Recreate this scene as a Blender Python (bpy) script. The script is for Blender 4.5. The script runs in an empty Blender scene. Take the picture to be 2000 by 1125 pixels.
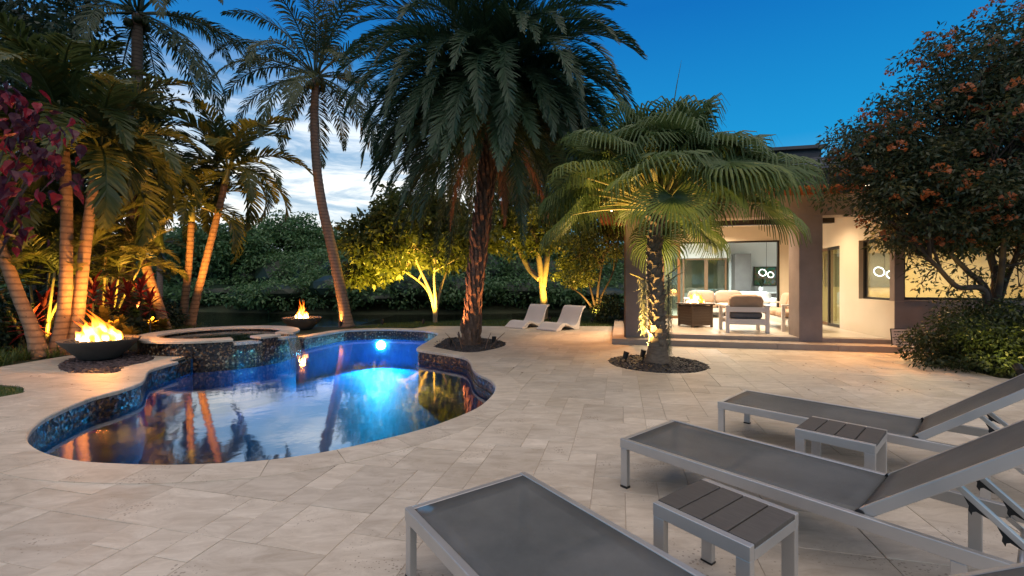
import bpy, bmesh, math, random
import numpy as np
from mathutils import Vector, Matrix
from mathutils.geometry import delaunay_2d_cdt
random.seed(7); rng = np.random.default_rng(11)
scene = bpy.context.scene
C = scene.collection
PI = math.pi; R = math.radians

# ------------------------------------------------------------------ camera, sky, sun, exposure
H, F, HOR = 1.4, 880.0, 550.0            # eye height (m), focal length and horizon row in photograph pixels
cam_d = bpy.data.cameras.new('camera'); cam = bpy.data.objects.new('camera', cam_d); C.objects.link(cam)
cam.location = (0, 0, H); cam.rotation_euler = (R(90), 0, 0)
cam_d.sensor_width = 36; cam_d.lens = 36 * F / 2000; cam_d.shift_y = -12.5 / 2000
cam_d.clip_start = 0.05; cam_d.clip_end = 2000
scene.camera = cam

SUN_AZ, SUN_EL = R(165), R(68)           # soft after-glow light; azimuth from +Y towards +X
world = bpy.data.worlds.new('World'); scene.world = world; world.use_nodes = True
def build_world():
    nt = world.node_tree; N = nt.nodes; L = nt.links
    for n in list(N): N.remove(n)
    out = N.new('ShaderNodeOutputWorld'); bg = N.new('ShaderNodeBackground')
    L.new(bg.outputs[0], out.inputs[0]); bg.inputs['Strength'].default_value = 1.0
    tc = N.new('ShaderNodeTexCoord'); sep = N.new('ShaderNodeSeparateXYZ'); L.new(tc.outputs['Generated'], sep.inputs[0])
    ramp = N.new('ShaderNodeValToRGB'); L.new(sep.outputs['Z'], ramp.inputs[0])
    cr = ramp.color_ramp
    stops = [(0.0, (.20, .33, .42)), (.12, (.08, .27, .42)), (.27, (.004, .165, .36)), (.5, (.001, .085, .275)), (1.0, (.002, .045, .16))]
    while len(cr.elements) < len(stops): cr.elements.new(.5)
    for e, (p, c) in zip(cr.elements, stops): e.position = p; e.color = (*c, 1)
    # dusk sky as the air scatters it, added weakly
    sky = N.new('ShaderNodeTexSky'); sky.sky_type = 'NISHITA'; sky.sun_disc = False
    sky.sun_elevation = R(1.0); sky.sun_rotation = R(-28); sky.ozone_density = 4
    sm = N.new('ShaderNodeMix'); sm.data_type = 'RGBA'; sm.blend_type = 'ADD'; sm.inputs[0].default_value = .03
    L.new(ramp.outputs[0], sm.inputs[6]); L.new(sky.outputs[0], sm.inputs[7])
    # clouds round the sunset: streaks stretched along the horizon
    mp = N.new('ShaderNodeMapping'); mp.inputs['Scale'].default_value = (1.6, 1.6, 9); L.new(tc.outputs['Generated'], mp.inputs[0])
    nz = N.new('ShaderNodeTexNoise'); nz.inputs['Scale'].default_value = 2.6; nz.inputs['Detail'].default_value = 9; nz.inputs['Roughness'].default_value = .62
    nz.inputs['Distortion'].default_value = .5
    L.new(mp.outputs[0], nz.inputs['Vector'])
    dot = N.new('ShaderNodeVectorMath'); dot.operation = 'DOT_PRODUCT'; L.new(tc.outputs['Generated'], dot.inputs[0])
    az = R(-27); dot.inputs[1].default_value = (math.sin(az) * math.cos(R(9)), math.cos(az) * math.cos(R(9)), math.sin(R(9)))
    glow = N.new('ShaderNodeMapRange'); glow.interpolation_type = 'SMOOTHSTEP'; L.new(dot.outputs['Value'], glow.inputs[0])
    glow.inputs[1].default_value = .84; glow.inputs[2].default_value = .97
    el = N.new('ShaderNodeMapRange'); el.interpolation_type = 'SMOOTHSTEP'; L.new(sep.outputs['Z'], el.inputs[0])
    el.inputs[1].default_value = .44; el.inputs[2].default_value = .16
    a = N.new('ShaderNodeMath'); a.operation = 'MULTIPLY'; L.new(glow.outputs[0], a.inputs[0]); L.new(el.outputs[0], a.inputs[1])
    cl = N.new('ShaderNodeMapRange'); cl.interpolation_type = 'SMOOTHSTEP'; L.new(nz.outputs[0], cl.inputs[0])
    cl.inputs[1].default_value = .36; cl.inputs[2].default_value = .66
    cm = N.new('ShaderNodeMath'); cm.operation = 'MULTIPLY_ADD'; L.new(cl.outputs[0], cm.inputs[0]); cm.inputs[1].default_value = .40; cm.inputs[2].default_value = .60
    a2 = N.new('ShaderNodeMath'); a2.operation = 'MULTIPLY'; L.new(a.outputs[0], a2.inputs[0]); L.new(cm.outputs[0], a2.inputs[1])
    cc = N.new('ShaderNodeValToRGB'); L.new(nz.outputs[0], cc.inputs[0])
    cc.color_ramp.elements[0].position = .38; cc.color_ramp.elements[0].color = (.34, .39, .43, 1)
    cc.color_ramp.elements[1].position = .62; cc.color_ramp.elements[1].color = (.95, .91, .82, 1)
    mix = N.new('ShaderNodeMix'); mix.data_type = 'RGBA'
    L.new(a2.outputs[0], mix.inputs[0]); L.new(sm.outputs[2], mix.inputs[6]); L.new(cc.outputs[0], mix.inputs[7])
    L.new(mix.outputs[2], bg.inputs['Color'])
build_world()

sun_d = bpy.data.lights.new('sun', 'SUN'); sun_o = bpy.data.objects.new('sun', sun_d); C.objects.link(sun_o)
sun_d.energy = 1.45; sun_d.angle = R(105); sun_d.color = (1.0, .80, .56)
sun_o.rotation_euler = Vector((math.sin(SUN_AZ) * math.cos(SUN_EL), math.cos(SUN_AZ) * math.cos(SUN_EL), math.sin(SUN_EL))).to_track_quat('Z', 'Y').to_euler()
vs = scene.view_settings; vs.view_transform = 'Standard'; vs.look = 'None'; vs.exposure = 0.88; vs.gamma = 1.0
scene.render.engine = 'CYCLES'
cy = scene.cycles
cy.use_denoising = True; cy.max_bounces = 7; cy.diffuse_bounces = 3; cy.glossy_bounces = 3; cy.transmission_bounces = 5; cy.transparent_max_bounces = 16
cy.sample_clamp_indirect = 4.0; cy.caustics_reflective = False; cy.caustics_refractive = False; cy.use_light_tree = True

# ------------------------------------------------------------------ photograph pixel -> place
def gp(px, py, z=0.0):
    Y = (H - z) * F / (py - HOR); return Vector(((px - 1000) / F * Y, Y, z))
def at(px, py, Y):
    return Vector(((px - 1000) / F * Y, Y, H + (HOR - py) / F * Y))
# house frame
HO = gp(1195, 672); HA = R(-13.5); E1 = Vector((math.cos(HA), math.sin(HA), 0)); E2 = Vector((-math.sin(HA), math.cos(HA), 0))
def hp(t, d, z=0.0): return Vector((HO.x, HO.y, 0)) + E1 * t + E2 * d + Vector((0, 0, z))
def ht(px, d):                       # distance along the front at depth d for a photograph column
    u = (px - 1000) / F; p = hp(0, d); return (u * p.y - p.x) / (E1.x - u * E1.y)
def hd(px, t):                       # depth along a side wall at t
    u = (px - 1000) / F; p = hp(t, 0); return (u * p.y - p.x) / (E2.x - u * E2.y)

# ------------------------------------------------------------------ tagging
def tag(o, label, cat, group=None):
    o['label'] = label; o['category'] = cat
    if group: o['group'] = group
    return o
def thing(name, label, cat, loc=(0, 0, 0), rotz=0.0, group=None):
    o = bpy.data.objects.new(name, None); C.objects.link(o); o.location = loc; o.rotation_euler = (0, 0, rotz)
    o.empty_display_size = .1
    return tag(o, label, cat, group)
def kind(o, k): o['kind'] = k; return o
def inst(name, mesh, parent=None, loc=(0, 0, 0), rot=(0, 0, 0), scale=(1, 1, 1)):
    o = bpy.data.objects.new(name, mesh); C.objects.link(o); o.location = loc; o.rotation_euler = rot
    o.scale = scale if hasattr(scale, '__len__') else (scale,) * 3
    if parent: o.parent = parent
    return o

# ------------------------------------------------------------------ materials
M = {}
def new_mat(name):
    m = bpy.data.materials.new(name); m.use_nodes = True; M[name] = m
    nt = m.node_tree; b = nt.nodes['Principled BSDF']; return m, nt.nodes, nt.links, b
def rgb(c): return (*c, 1.0)
def variation(N, L):                  # one number per piece: per object and per mesh island
    oi = N.new('ShaderNodeObjectInfo'); g = N.new('ShaderNodeNewGeometry')
    ad = N.new('ShaderNodeMath'); ad.operation = 'ADD'; L.new(oi.outputs['Random'], ad.inputs[0]); L.new(g.outputs['Random Per Island'], ad.inputs[1])
    fr = N.new('ShaderNodeMath'); fr.operation = 'FRACT'; L.new(ad.outputs[0], fr.inputs[0]); return fr.outputs[0]
def mixc(N, L, fac, a, b, mode='MIX'):
    m = N.new('ShaderNodeMix'); m.data_type = 'RGBA'; m.blend_type = mode
    for s, v in ((0, fac), (6, a), (7, b)):
        if hasattr(v, 'is_linked'): L.new(v, m.inputs[s])
        else: m.inputs[s].default_value = v if s == 0 else rgb(v)
    return m.outputs[2]
def noise(N, L, scale, detail=4, coord='Object', vec=None, stretch=None, rough=.55, dist=0):
    tc = N.new('ShaderNodeTexCoord'); n = N.new('ShaderNodeTexNoise'); n.inputs['Scale'].default_value = scale; n.inputs['Detail'].default_value = detail
    n.inputs['Roughness'].default_value = rough; n.inputs['Distortion'].default_value = dist
    src = tc.outputs[coord]
    if vec is not None: src = vec
    if stretch:
        mp = N.new('ShaderNodeMapping'); mp.inputs['Scale'].default_value = stretch; L.new(src, mp.inputs[0]); src = mp.outputs[0]
    L.new(src, n.inputs['Vector']); return n.outputs[0]
def ramp01(N, L, v, lo, hi):
    r = N.new('ShaderNodeMapRange'); L.new(v, r.inputs[0]); r.inputs[1].default_value = lo; r.inputs[2].default_value = hi; return r.outputs[0]
def bump(N, L, b, v, strength=.3, dist=.01):
    bp = N.new('ShaderNodeBump'); bp.inputs['Strength'].default_value = strength; bp.inputs['Distance'].default_value = dist
    L.new(v, bp.inputs['Height']); L.new(bp.outputs[0], b.inputs['Normal'])
def plain(name, col, rough=.5, metal=0.0, col2=None, nscale=6, bscale=0, bstr=.2, bdist=.005, spec=.5, coord='Object', stretch=None, vary=0.0):
    m, N, L, b = new_mat(name)
    b.inputs['Roughness'].default_value = rough; b.inputs['Metallic'].default_value = metal; b.inputs['Specular IOR Level'].default_value = spec
    c = None
    if col2:
        n = noise(N, L, nscale, 5, coord, stretch=stretch); c = mixc(N, L, ramp01(N, L, n, .3, .7), col, col2)
    if vary:
        v = variation(N, L); k = ramp01(N, L, v, 0, 1)
        sc = N.new('ShaderNodeMapRange'); L.new(k, sc.inputs[0]); sc.inputs[3].default_value = 1 - vary; sc.inputs[4].default_value = 1 + vary * .6
        g = N.new('ShaderNodeCombineColor'); [L.new(sc.outputs[0], g.inputs[i]) for i in range(3)]
        c = mixc(N, L, 1.0, c if c is not None else col, g.outputs[0], 'MULTIPLY')
    if c is not None: L.new(c, b.inputs['Base Color'])
    else: b.inputs['Base Color'].default_value = rgb(col)
    if bscale: bump(N, L, b, noise(N, L, bscale, 5, coord, stretch=stretch), bstr, bdist)
    return m
def leafmat(name, a, b_, trans=.35, rough=.42, spec=.4, nv=.5, ns=1.1):
    m, N, L, b = new_mat(name); out = N['Material Output']
    v = variation(N, L); n = noise(N, L, ns, 3)
    ad = N.new('ShaderNodeMath'); ad.operation = 'MULTIPLY_ADD'; L.new(n, ad.inputs[0]); ad.inputs[1].default_value = nv
    L.new(v, ad.inputs[2]); s = N.new('ShaderNodeMath'); s.operation = 'MULTIPLY'; L.new(ad.outputs[0], s.inputs[0]); s.inputs[1].default_value = .75
    c = mixc(N, L, s.outputs[0], a, b_)
    L.new(c, b.inputs['Base Color']); b.inputs['Roughness'].default_value = rough; b.inputs['Specular IOR Level'].default_value = spec
    t = N.new('ShaderNodeBsdfTranslucent'); L.new(c, t.inputs['Color'])
    mx = N.new('ShaderNodeMixShader'); mx.inputs[0].default_value = trans
    L.new(b.outputs[0], mx.inputs[1]); L.new(t.outputs[0], mx.inputs[2]); L.new(mx.outputs[0], out.inputs[0]); return m
def emit(name, col, s):
    m, N, L, b = new_mat(name); b.inputs['Base Color'].default_value = (0, 0, 0, 1)
    b.inputs['Emission Color'].default_value = rgb(col); b.inputs['Emission Strength'].default_value = s; return m

def travertine(name, dark=1.0):
    m, N, L, b = new_mat(name)
    tc = N.new('ShaderNodeTexCoord'); oi = N.new('ShaderNodeObjectInfo')
    g = N.new('ShaderNodeNewGeometry'); P_ = g.outputs['Position']
    v = variation(N, L)
    off = N.new('ShaderNodeVectorMath'); off.operation = 'SCALE'; cb = N.new('ShaderNodeCombineXYZ'); L.new(v, cb.inputs[0]); L.new(v, cb.inputs[1])
    L.new(cb.outputs[0], off.inputs[0]); off.inputs['Scale'].default_value = 37
    ad = N.new('ShaderNodeVectorMath'); ad.operation = 'ADD'; L.new(P_, ad.inputs[0]); L.new(off.outputs[0], ad.inputs[1])
    vein = noise(N, L, 3.2, 10, vec=ad.outputs[0], stretch=(1.0, 2.6, 1), rough=.72, dist=.9)
    c = mixc(N, L, ramp01(N, L, vein, .35, .7), tuple(x * dark for x in (.45, .385, .305)), tuple(x * dark for x in (.66, .59, .49)))
    tone = N.new('ShaderNodeMapRange'); L.new(v, tone.inputs[0]); tone.inputs[3].default_value = .85; tone.inputs[4].default_value = 1.07
    tg = N.new('ShaderNodeCombineColor'); [L.new(tone.outputs[0], tg.inputs[i]) for i in range(3)]
    c = mixc(N, L, 1.0, c, tg.outputs[0], 'MULTIPLY')
    # weathering in big soft blotches across the whole floor
    st = noise(N, L, .55, 4, vec=P_, rough=.6); c = mixc(N, L, ramp01(N, L, st, .45, .72), c, (.40, .33, .26), 'MULTIPLY') if False else mixc(N, L, ramp01(N, L, st, .42, .8), c, mixc(N, L, 1.0, c, (.74, .70, .64), 'MULTIPLY'))
    # pits
    vo = N.new('ShaderNodeTexVoronoi'); vo.inputs['Scale'].default_value = 46; L.new(ad.outputs[0], vo.inputs['Vector'])
    msk = noise(N, L, 3.1, 3, vec=ad.outputs[0]); mk = ramp01(N, L, msk, .48, .68)
    th = N.new('ShaderNodeMath'); th.operation = 'MULTIPLY'; L.new(mk, th.inputs[0]); th.inputs[1].default_value = .34
    lt = N.new('ShaderNodeMath'); lt.operation = 'LESS_THAN'; L.new(vo.outputs['Distance'], lt.inputs[0]); L.new(th.outputs[0], lt.inputs[1])
    pm = N.new('ShaderNodeMath'); pm.operation = 'MULTIPLY'; L.new(lt.outputs[0], pm.inputs[0]); pm.inputs[1].default_value = .55
    c = mixc(N, L, pm.outputs[0], c, (.16, .12, .09))
    L.new(c, b.inputs['Base Color'])
    rr = N.new('ShaderNodeMapRange'); L.new(vein, rr.inputs[0]); rr.inputs[3].default_value = .42; rr.inputs[4].default_value = .68; L.new(rr.outputs[0], b.inputs['Roughness'])
    b.inputs['Specular IOR Level'].default_value = .35
    hs = N.new('ShaderNodeMath'); hs.operation = 'MULTIPLY_ADD'; L.new(lt.outputs[0], hs.inputs[0]); hs.inputs[1].default_value = -1.0; L.new(vein, hs.inputs[2])
    bump(N, L, b, hs.outputs[0], .35, .004)
    return m
travertine('travertine'); travertine('coping_stone', 1.03)
plain('grout', (.36, .30, .24), .9, col2=(.46, .39, .31), nscale=3)
plain('soil', (.035, .024, .016), .95, col2=(.07, .05, .03), nscale=4, bscale=25, bstr=.8, bdist=.03)
plain('lawn_soil', (.03, .055, .012), .95, col2=(.05, .08, .02), nscale=5, bscale=40, bstr=.7, bdist=.02)
plain('ground_green', (.02, .035, .012), .95, col2=(.045, .05, .02), nscale=.8, bscale=12, bstr=.8, bdist=.05)

def mosaic(name):
    m, N, L, b = new_mat(name)
    tc = N.new('ShaderNodeTexCoord')
    vo = N.new('ShaderNodeTexVoronoi'); vo.inputs['Scale'].default_value = 30; vo.inputs['Randomness'].default_value = .75; L.new(tc.outputs['Object'], vo.inputs['Vector'])
    sp = N.new('ShaderNodeSeparateColor'); L.new(vo.outputs['Color'], sp.inputs[0])
    rp = N.new('ShaderNodeValToRGB'); L.new(sp.outputs[0], rp.inputs[0]); rp.color_ramp.interpolation = 'CONSTANT'
    st = [(0, (.010, .007, .006)), (.3, (.035, .018, .010)), (.5, (.10, .045, .018)), (.66, (.02, .016, .018)), (.8, (.20, .10, .04)), (.92, (.30, .21, .12))]
    while len(rp.color_ramp.elements) < len(st): rp.color_ramp.elements.new(.5)
    for e, (p, c) in zip(rp.color_ramp.elements, st): e.position = p; e.color = rgb(c)
    L.new(rp.outputs[0], b.inputs['Base Color']); b.inputs['Roughness'].default_value = .34
    ad = N.new('ShaderNodeVectorMath'); ad.operation = 'MULTIPLY_ADD'; L.new(vo.outputs['Color'], ad.inputs[0]); ad.inputs[1].default_value = (.4, .4, .4); ad.inputs[2].default_value = (-.2, -.2, -.2)
    g = N.new('ShaderNodeNewGeometry'); a2 = N.new('ShaderNodeVectorMath'); a2.operation = 'ADD'; L.new(g.outputs['Normal'], a2.inputs[0]); L.new(ad.outputs[0], a2.inputs[1])
    nn = N.new('ShaderNodeVectorMath'); nn.operation = 'NORMALIZE'; L.new(a2.outputs[0], nn.inputs[0]); L.new(nn.outputs[0], b.inputs['Normal'])
    return m
mosaic('mosaic')
plain('pool_plaster', (.012, .15, .33), .6, col2=(.02, .21, .42), nscale=2.5)
def water(name, ior, tint, bscale, bstr, rough=.02, stretch=(1, 1, 1), bd=.02):
    m, N, L, b = new_mat(name); out = N['Material Output']; N.remove(b)
    n = noise(N, L, bscale, 3, 'Object', stretch=stretch, dist=.3)
    bp = N.new('ShaderNodeBump'); bp.inputs['Strength'].default_value = bstr; bp.inputs['Distance'].default_value = bd; L.new(n, bp.inputs['Height'])
    fr = N.new('ShaderNodeFresnel'); fr.inputs['IOR'].default_value = ior; L.new(bp.outputs[0], fr.inputs['Normal'])
    gl = N.new('ShaderNodeBsdfGlossy'); gl.inputs['Roughness'].default_value = rough; L.new(bp.outputs[0], gl.inputs['Normal'])
    tr = N.new('ShaderNodeBsdfTransparent'); tr.inputs['Color'].default_value = rgb(tint)
    mx = N.new('ShaderNodeMixShader'); L.new(fr.outputs[0], mx.inputs[0]); L.new(tr.outputs[0], mx.inputs[1]); L.new(gl.outputs[0], mx.inputs[2])
    L.new(mx.outputs[0], out.inputs[0]); return m
water('pool_water', 11.0, (.40, .70, .90), 2.4, .12, .05)
water('spa_water', 1.45, (.85, .95, 1.0), 6, .25, .03)
water('lake_water', 1.4, (.06, .09, .08), 1.7, .5, .05, (1, 3, 1), .08)
water('falling_water', 1.35, (.80, .92, 1.0), 14, .9, .08, (3, 3, .4))
plain('aluminium', (.56, .53, .49), .36, .55, bscale=60, bstr=.04, bdist=.002, col2=(.44, .43, .41), nscale=3)
def sling():
    m, N, L, b = new_mat('sling'); out = N['Material Output']
    tc = N.new('ShaderNodeTexCoord'); w = N.new('ShaderNodeTexWave'); w.inputs['Scale'].default_value = 120; L.new(tc.outputs['Object'], w.inputs['Vector'])
    w2 = N.new('ShaderNodeTexWave'); w2.bands_direction = 'Y'; w2.inputs['Scale'].default_value = 120; L.new(tc.outputs['Object'], w2.inputs['Vector'])
    mm = N.new('ShaderNodeMath'); mm.operation = 'MULTIPLY'; L.new(w.outputs['Fac'], mm.inputs[0]); L.new(w2.outputs['Fac'], mm.inputs[1])
    n = noise(N, L, 2.2, 7, rough=.7); c = mixc(N, L, ramp01(N, L, n, .35, .68), (.085, .092, .090), (.140, .145, .140))
    L.new(c, b.inputs['Base Color']); b.inputs['Roughness'].default_value = .5; b.inputs['Specular IOR Level'].default_value = .45
    bump(N, L, b, mm.outputs[0], .25, .002)
    t = N.new('ShaderNodeBsdfTransparent'); mx = N.new('ShaderNodeMixShader'); mx.inputs[0].default_value = .20
    L.new(b.outputs[0], mx.inputs[1]); L.new(t.outputs[0], mx.inputs[2]); L.new(mx.outputs[0], out.inputs[0])
sling()
plain('black_plastic', (.012, .012, .012), .45)
plain('brown_slat', (.070, .062, .052), .55, col2=(.098, .088, .074), nscale=14, stretch=(1, 7, 1), bscale=40, bstr=.15, bdist=.002, vary=.12)
plain('white_resin', (.68, .63, .61), .45, col2=(.62, .58, .56), nscale=2)
plain('stucco_taupe', (.27, .215, .195), .85, col2=(.21, .165, .15), nscale=2.6, bscale=90, bstr=.25, bdist=.004)
plain('stucco_cream', (.62, .53, .42), .8, col2=(.57, .49, .38), nscale=1.4, bscale=80, bstr=.15, bdist=.003)
plain('room_white', (.74, .75, .74), .7, col2=(.70, .71, .70), nscale=1)
plain('room_cream', (.66, .55, .34), .7, col2=(.62, .51, .31), nscale=1)
plain('ceiling_white', (.70, .62, .50), .7, col2=(.66, .58, .47), nscale=1)
plain('step_stone', (.30, .235, .19), .7, col2=(.36, .29, .235), nscale=5, bscale=40, bstr=.2, vary=.1)
plain('porcelain_plank', (.58, .51, .42), .3, col2=(.50, .43, .35), nscale=5, stretch=(1, 6, 1), vary=.12)
plain('roof_tile', (.055, .062, .075), .75, col2=(.085, .092, .105), nscale=3, bscale=30, bstr=.3, vary=.18)
plain('wood_red', (.20, .055, .022), .5, col2=(.26, .08, .03), nscale=8, stretch=(1, 8, 1))
plain('bronze_frame', (.020, .014, .010), .4, .3)
plain('brown_frame', (.17, .085, .035), .45, .1)
plain('gray_panel', (.13, .12, .115), .5, col2=(.16, .15, .14), nscale=4)
plain('olive_panel', (.22, .21, .16), .35, col2=(.29, .27, .20), nscale=2)
plain('cushion_tan', (.36, .25, .17), .9, col2=(.41, .29, .20), nscale=8, bscale=160, bstr=.2, bdist=.002)
plain('cushion_grey', (.10, .105, .12), .9, col2=(.13, .13, .145), nscale=8, bscale=160, bstr=.2, bdist=.002)
plain('cushion_blue', (.20, .42, .55), .9, col2=(.55, .68, .74), nscale=14)
plain('cushion_white', (.70, .70, .68), .9, col2=(.64, .64, .63), nscale=5)
plain('wicker_brown', (.045, .028, .020), .55, col2=(.075, .048, .032), nscale=40, bscale=90, bstr=.6, bdist=.006)
plain('bowl_concrete', (.075, .062, .052), .75, col2=(.105, .088, .072), nscale=5, bscale=35, bstr=.3, bdist=.004)
plain('lava_stone', (.014, .013, .014), .65, col2=(.05, .045, .045), nscale=9, vary=.5, bscale=30, bstr=.4)
plain('purple_stone', (.045, .028, .028), .65, col2=(.10, .065, .06), nscale=9, vary=.5, bscale=30, bstr=.4)
plain('sign_white', (.55, .52, .50), .6); plain('sign_ink', (.03, .03, .035), .7)
plain('fixture_black', (.012, .011, .010), .5, .3)
def glass(name, tint, f0=.04):
    m, N, L, b = new_mat(name); out = N['Material Output']; N.remove(b)
    lw = N.new('ShaderNodeLayerWeight'); lw.inputs['Blend'].default_value = .5
    pw = N.new('ShaderNodeMath'); pw.operation = 'POWER'; L.new(lw.outputs['Facing'], pw.inputs[0]); pw.inputs[1].default_value = 5
    ma = N.new('ShaderNodeMath'); ma.operation = 'MULTIPLY_ADD'; L.new(pw.outputs[0], ma.inputs[0]); ma.inputs[1].default_value = 1 - f0; ma.inputs[2].default_value = f0
    gl = N.new('ShaderNodeBsdfGlossy'); gl.inputs['Roughness'].default_value = .01
    tr = N.new('ShaderNodeBsdfTransparent'); tr.inputs['Color'].default_value = rgb(tint)
    mx = N.new('ShaderNodeMixShader'); L.new(ma.outputs[0], mx.inputs[0]); L.new(tr.outputs[0], mx.inputs[1]); L.new(gl.outputs[0], mx.inputs[2]); L.new(mx.outputs[0], out.inputs[0])
glass('glass_clear', (.92, .95, .93)); glass('glass_tint', (.74, .80, .74), .07)
def artwork():
    m, N, L, b = new_mat('artwork'); n = noise(N, L, 4, 6, dist=1.5); rp = N.new('ShaderNodeValToRGB'); L.new(n, rp.inputs[0])
    st = [(.3, (.02, .10, .14)), (.45, (.03, .16, .06)), (.55, (.20, .09, .04)), (.65, (.10, .25, .30))]
    while len(rp.color_ramp.elements) < 4: rp.color_ramp.elements.new(.5)
    for e, (p, c) in zip(rp.color_ramp.elements, st): e.position = p; e.color = rgb(c)
    L.new(rp.outputs[0], b.inputs['Base Color'])
artwork()
# bark
def ringbark(name, a, b_, scale=7.5):
    m, N, L, b = new_mat(name)
    tc = N.new('ShaderNodeTexCoord'); w = N.new('ShaderNodeTexWave'); w.bands_direction = 'Z'; w.inputs['Scale'].default_value = scale * .34; w.inputs['Distortion'].default_value = 1.2
    w.inputs['Detail'].default_value = 3; L.new(tc.outputs['Object'], w.inputs['Vector'])
    n = noise(N, L, 9, 6); c1 = mixc(N, L, ramp01(N, L, n, .3, .7), a, b_)
    f = ramp01(N, L, w.outputs['Fac'], 0, .4); c = mixc(N, L, f, tuple(x * .72 for x in a), c1)
    n2 = noise(N, L, 28, 2); sp = ramp01(N, L, n2, .66, .72); c = mixc(N, L, sp, c, tuple(x * .22 for x in a))
    L.new(c, b.inputs['Base Color']); b.inputs['Roughness'].default_value = .85
    bump(N, L, b, n, .5, .02)
ringbark('bark_ring', (.19, .115, .065), (.30, .20, .12)); ringbark('bark_coconut', (.15, .10, .075), (.24, .165, .12), 9)
plain('bark_date', (.10, .060, .042), .9, col2=(.17, .105, .07), nscale=12, bscale=30, bstr=.6, bdist=.02, vary=.35)
plain('bark_fan', (.14, .10, .07), .9, col2=(.24, .185, .13), nscale=10, stretch=(1, 1, 4), bscale=24, bstr=.7, bdist=.02, vary=.3)
plain('bark_pale', (.27, .21, .14), .85, col2=(.36, .29, .20), nscale=6, bscale=22, bstr=.4, bdist=.02)
plain('bark_dark', (.045, .033, .024), .9, col2=(.075, .055, .04), nscale=6, bscale=22, bstr=.5, bdist=.02)
plain('crownshaft', (.13, .16, .055), .55, col2=(.19, .20, .08), nscale=5, stretch=(1, 1, .4))
plain('petiole_yellow', (.22, .20, .07), .5, col2=(.28, .24, .09), nscale=9)
plain('cane_yellow', (.24, .19, .07), .5, col2=(.30, .24, .10), nscale=6, stretch=(1, 1, 5))
plain('air_plant', (.20, .20, .12), .9, col2=(.28, .27, .17), nscale=12)
plain('dead_frond', (.14, .075, .04), .9, col2=(.20, .11, .06), nscale=9)
leafmat('leaf_date', (.016, .048, .024), (.046, .090, .044)); leafmat('leaf_coconut', (.026, .055, .026), (.060, .085, .040))
leafmat('leaf_manila', (.040, .068, .020), (.085, .105, .032)); leafmat('leaf_fan', (.062, .118, .036), (.14, .19, .066), .42)
leafmat('leaf_areca', (.055, .075, .018), (.11, .115, .03), .4)
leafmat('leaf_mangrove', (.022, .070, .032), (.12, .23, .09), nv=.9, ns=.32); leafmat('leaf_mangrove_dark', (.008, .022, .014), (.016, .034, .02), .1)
leafmat('leaf_gold', (.060, .095, .020), (.14, .155, .035), .4); leafmat('leaf_flowering', (.018, .050, .022), (.078, .082, .036))
leafmat('leaf_hedge', (.014, .028, .010), (.042, .06, .02)); leafmat('leaf_dark', (.014, .032, .018), (.035, .06, .03))
leafmat('leaf_red', (.13, .006, .014), (.30, .016, .035), .4); leafmat('leaf_plum', (.026, .008, .022), (.085, .010, .026), .3)
leafmat('leaf_ti', (.10, .012, .014), (.28, .030, .025), .35); leafmat('leaf_croton', (.16, .13, .022), (.30, .20, .03), .3)
leafmat('petal_orange', (.30, .085, .025), (.44, .14, .045), .4); leafmat('blade_green', (.05, .085, .016), (.11, .15, .035), .4)

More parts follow.
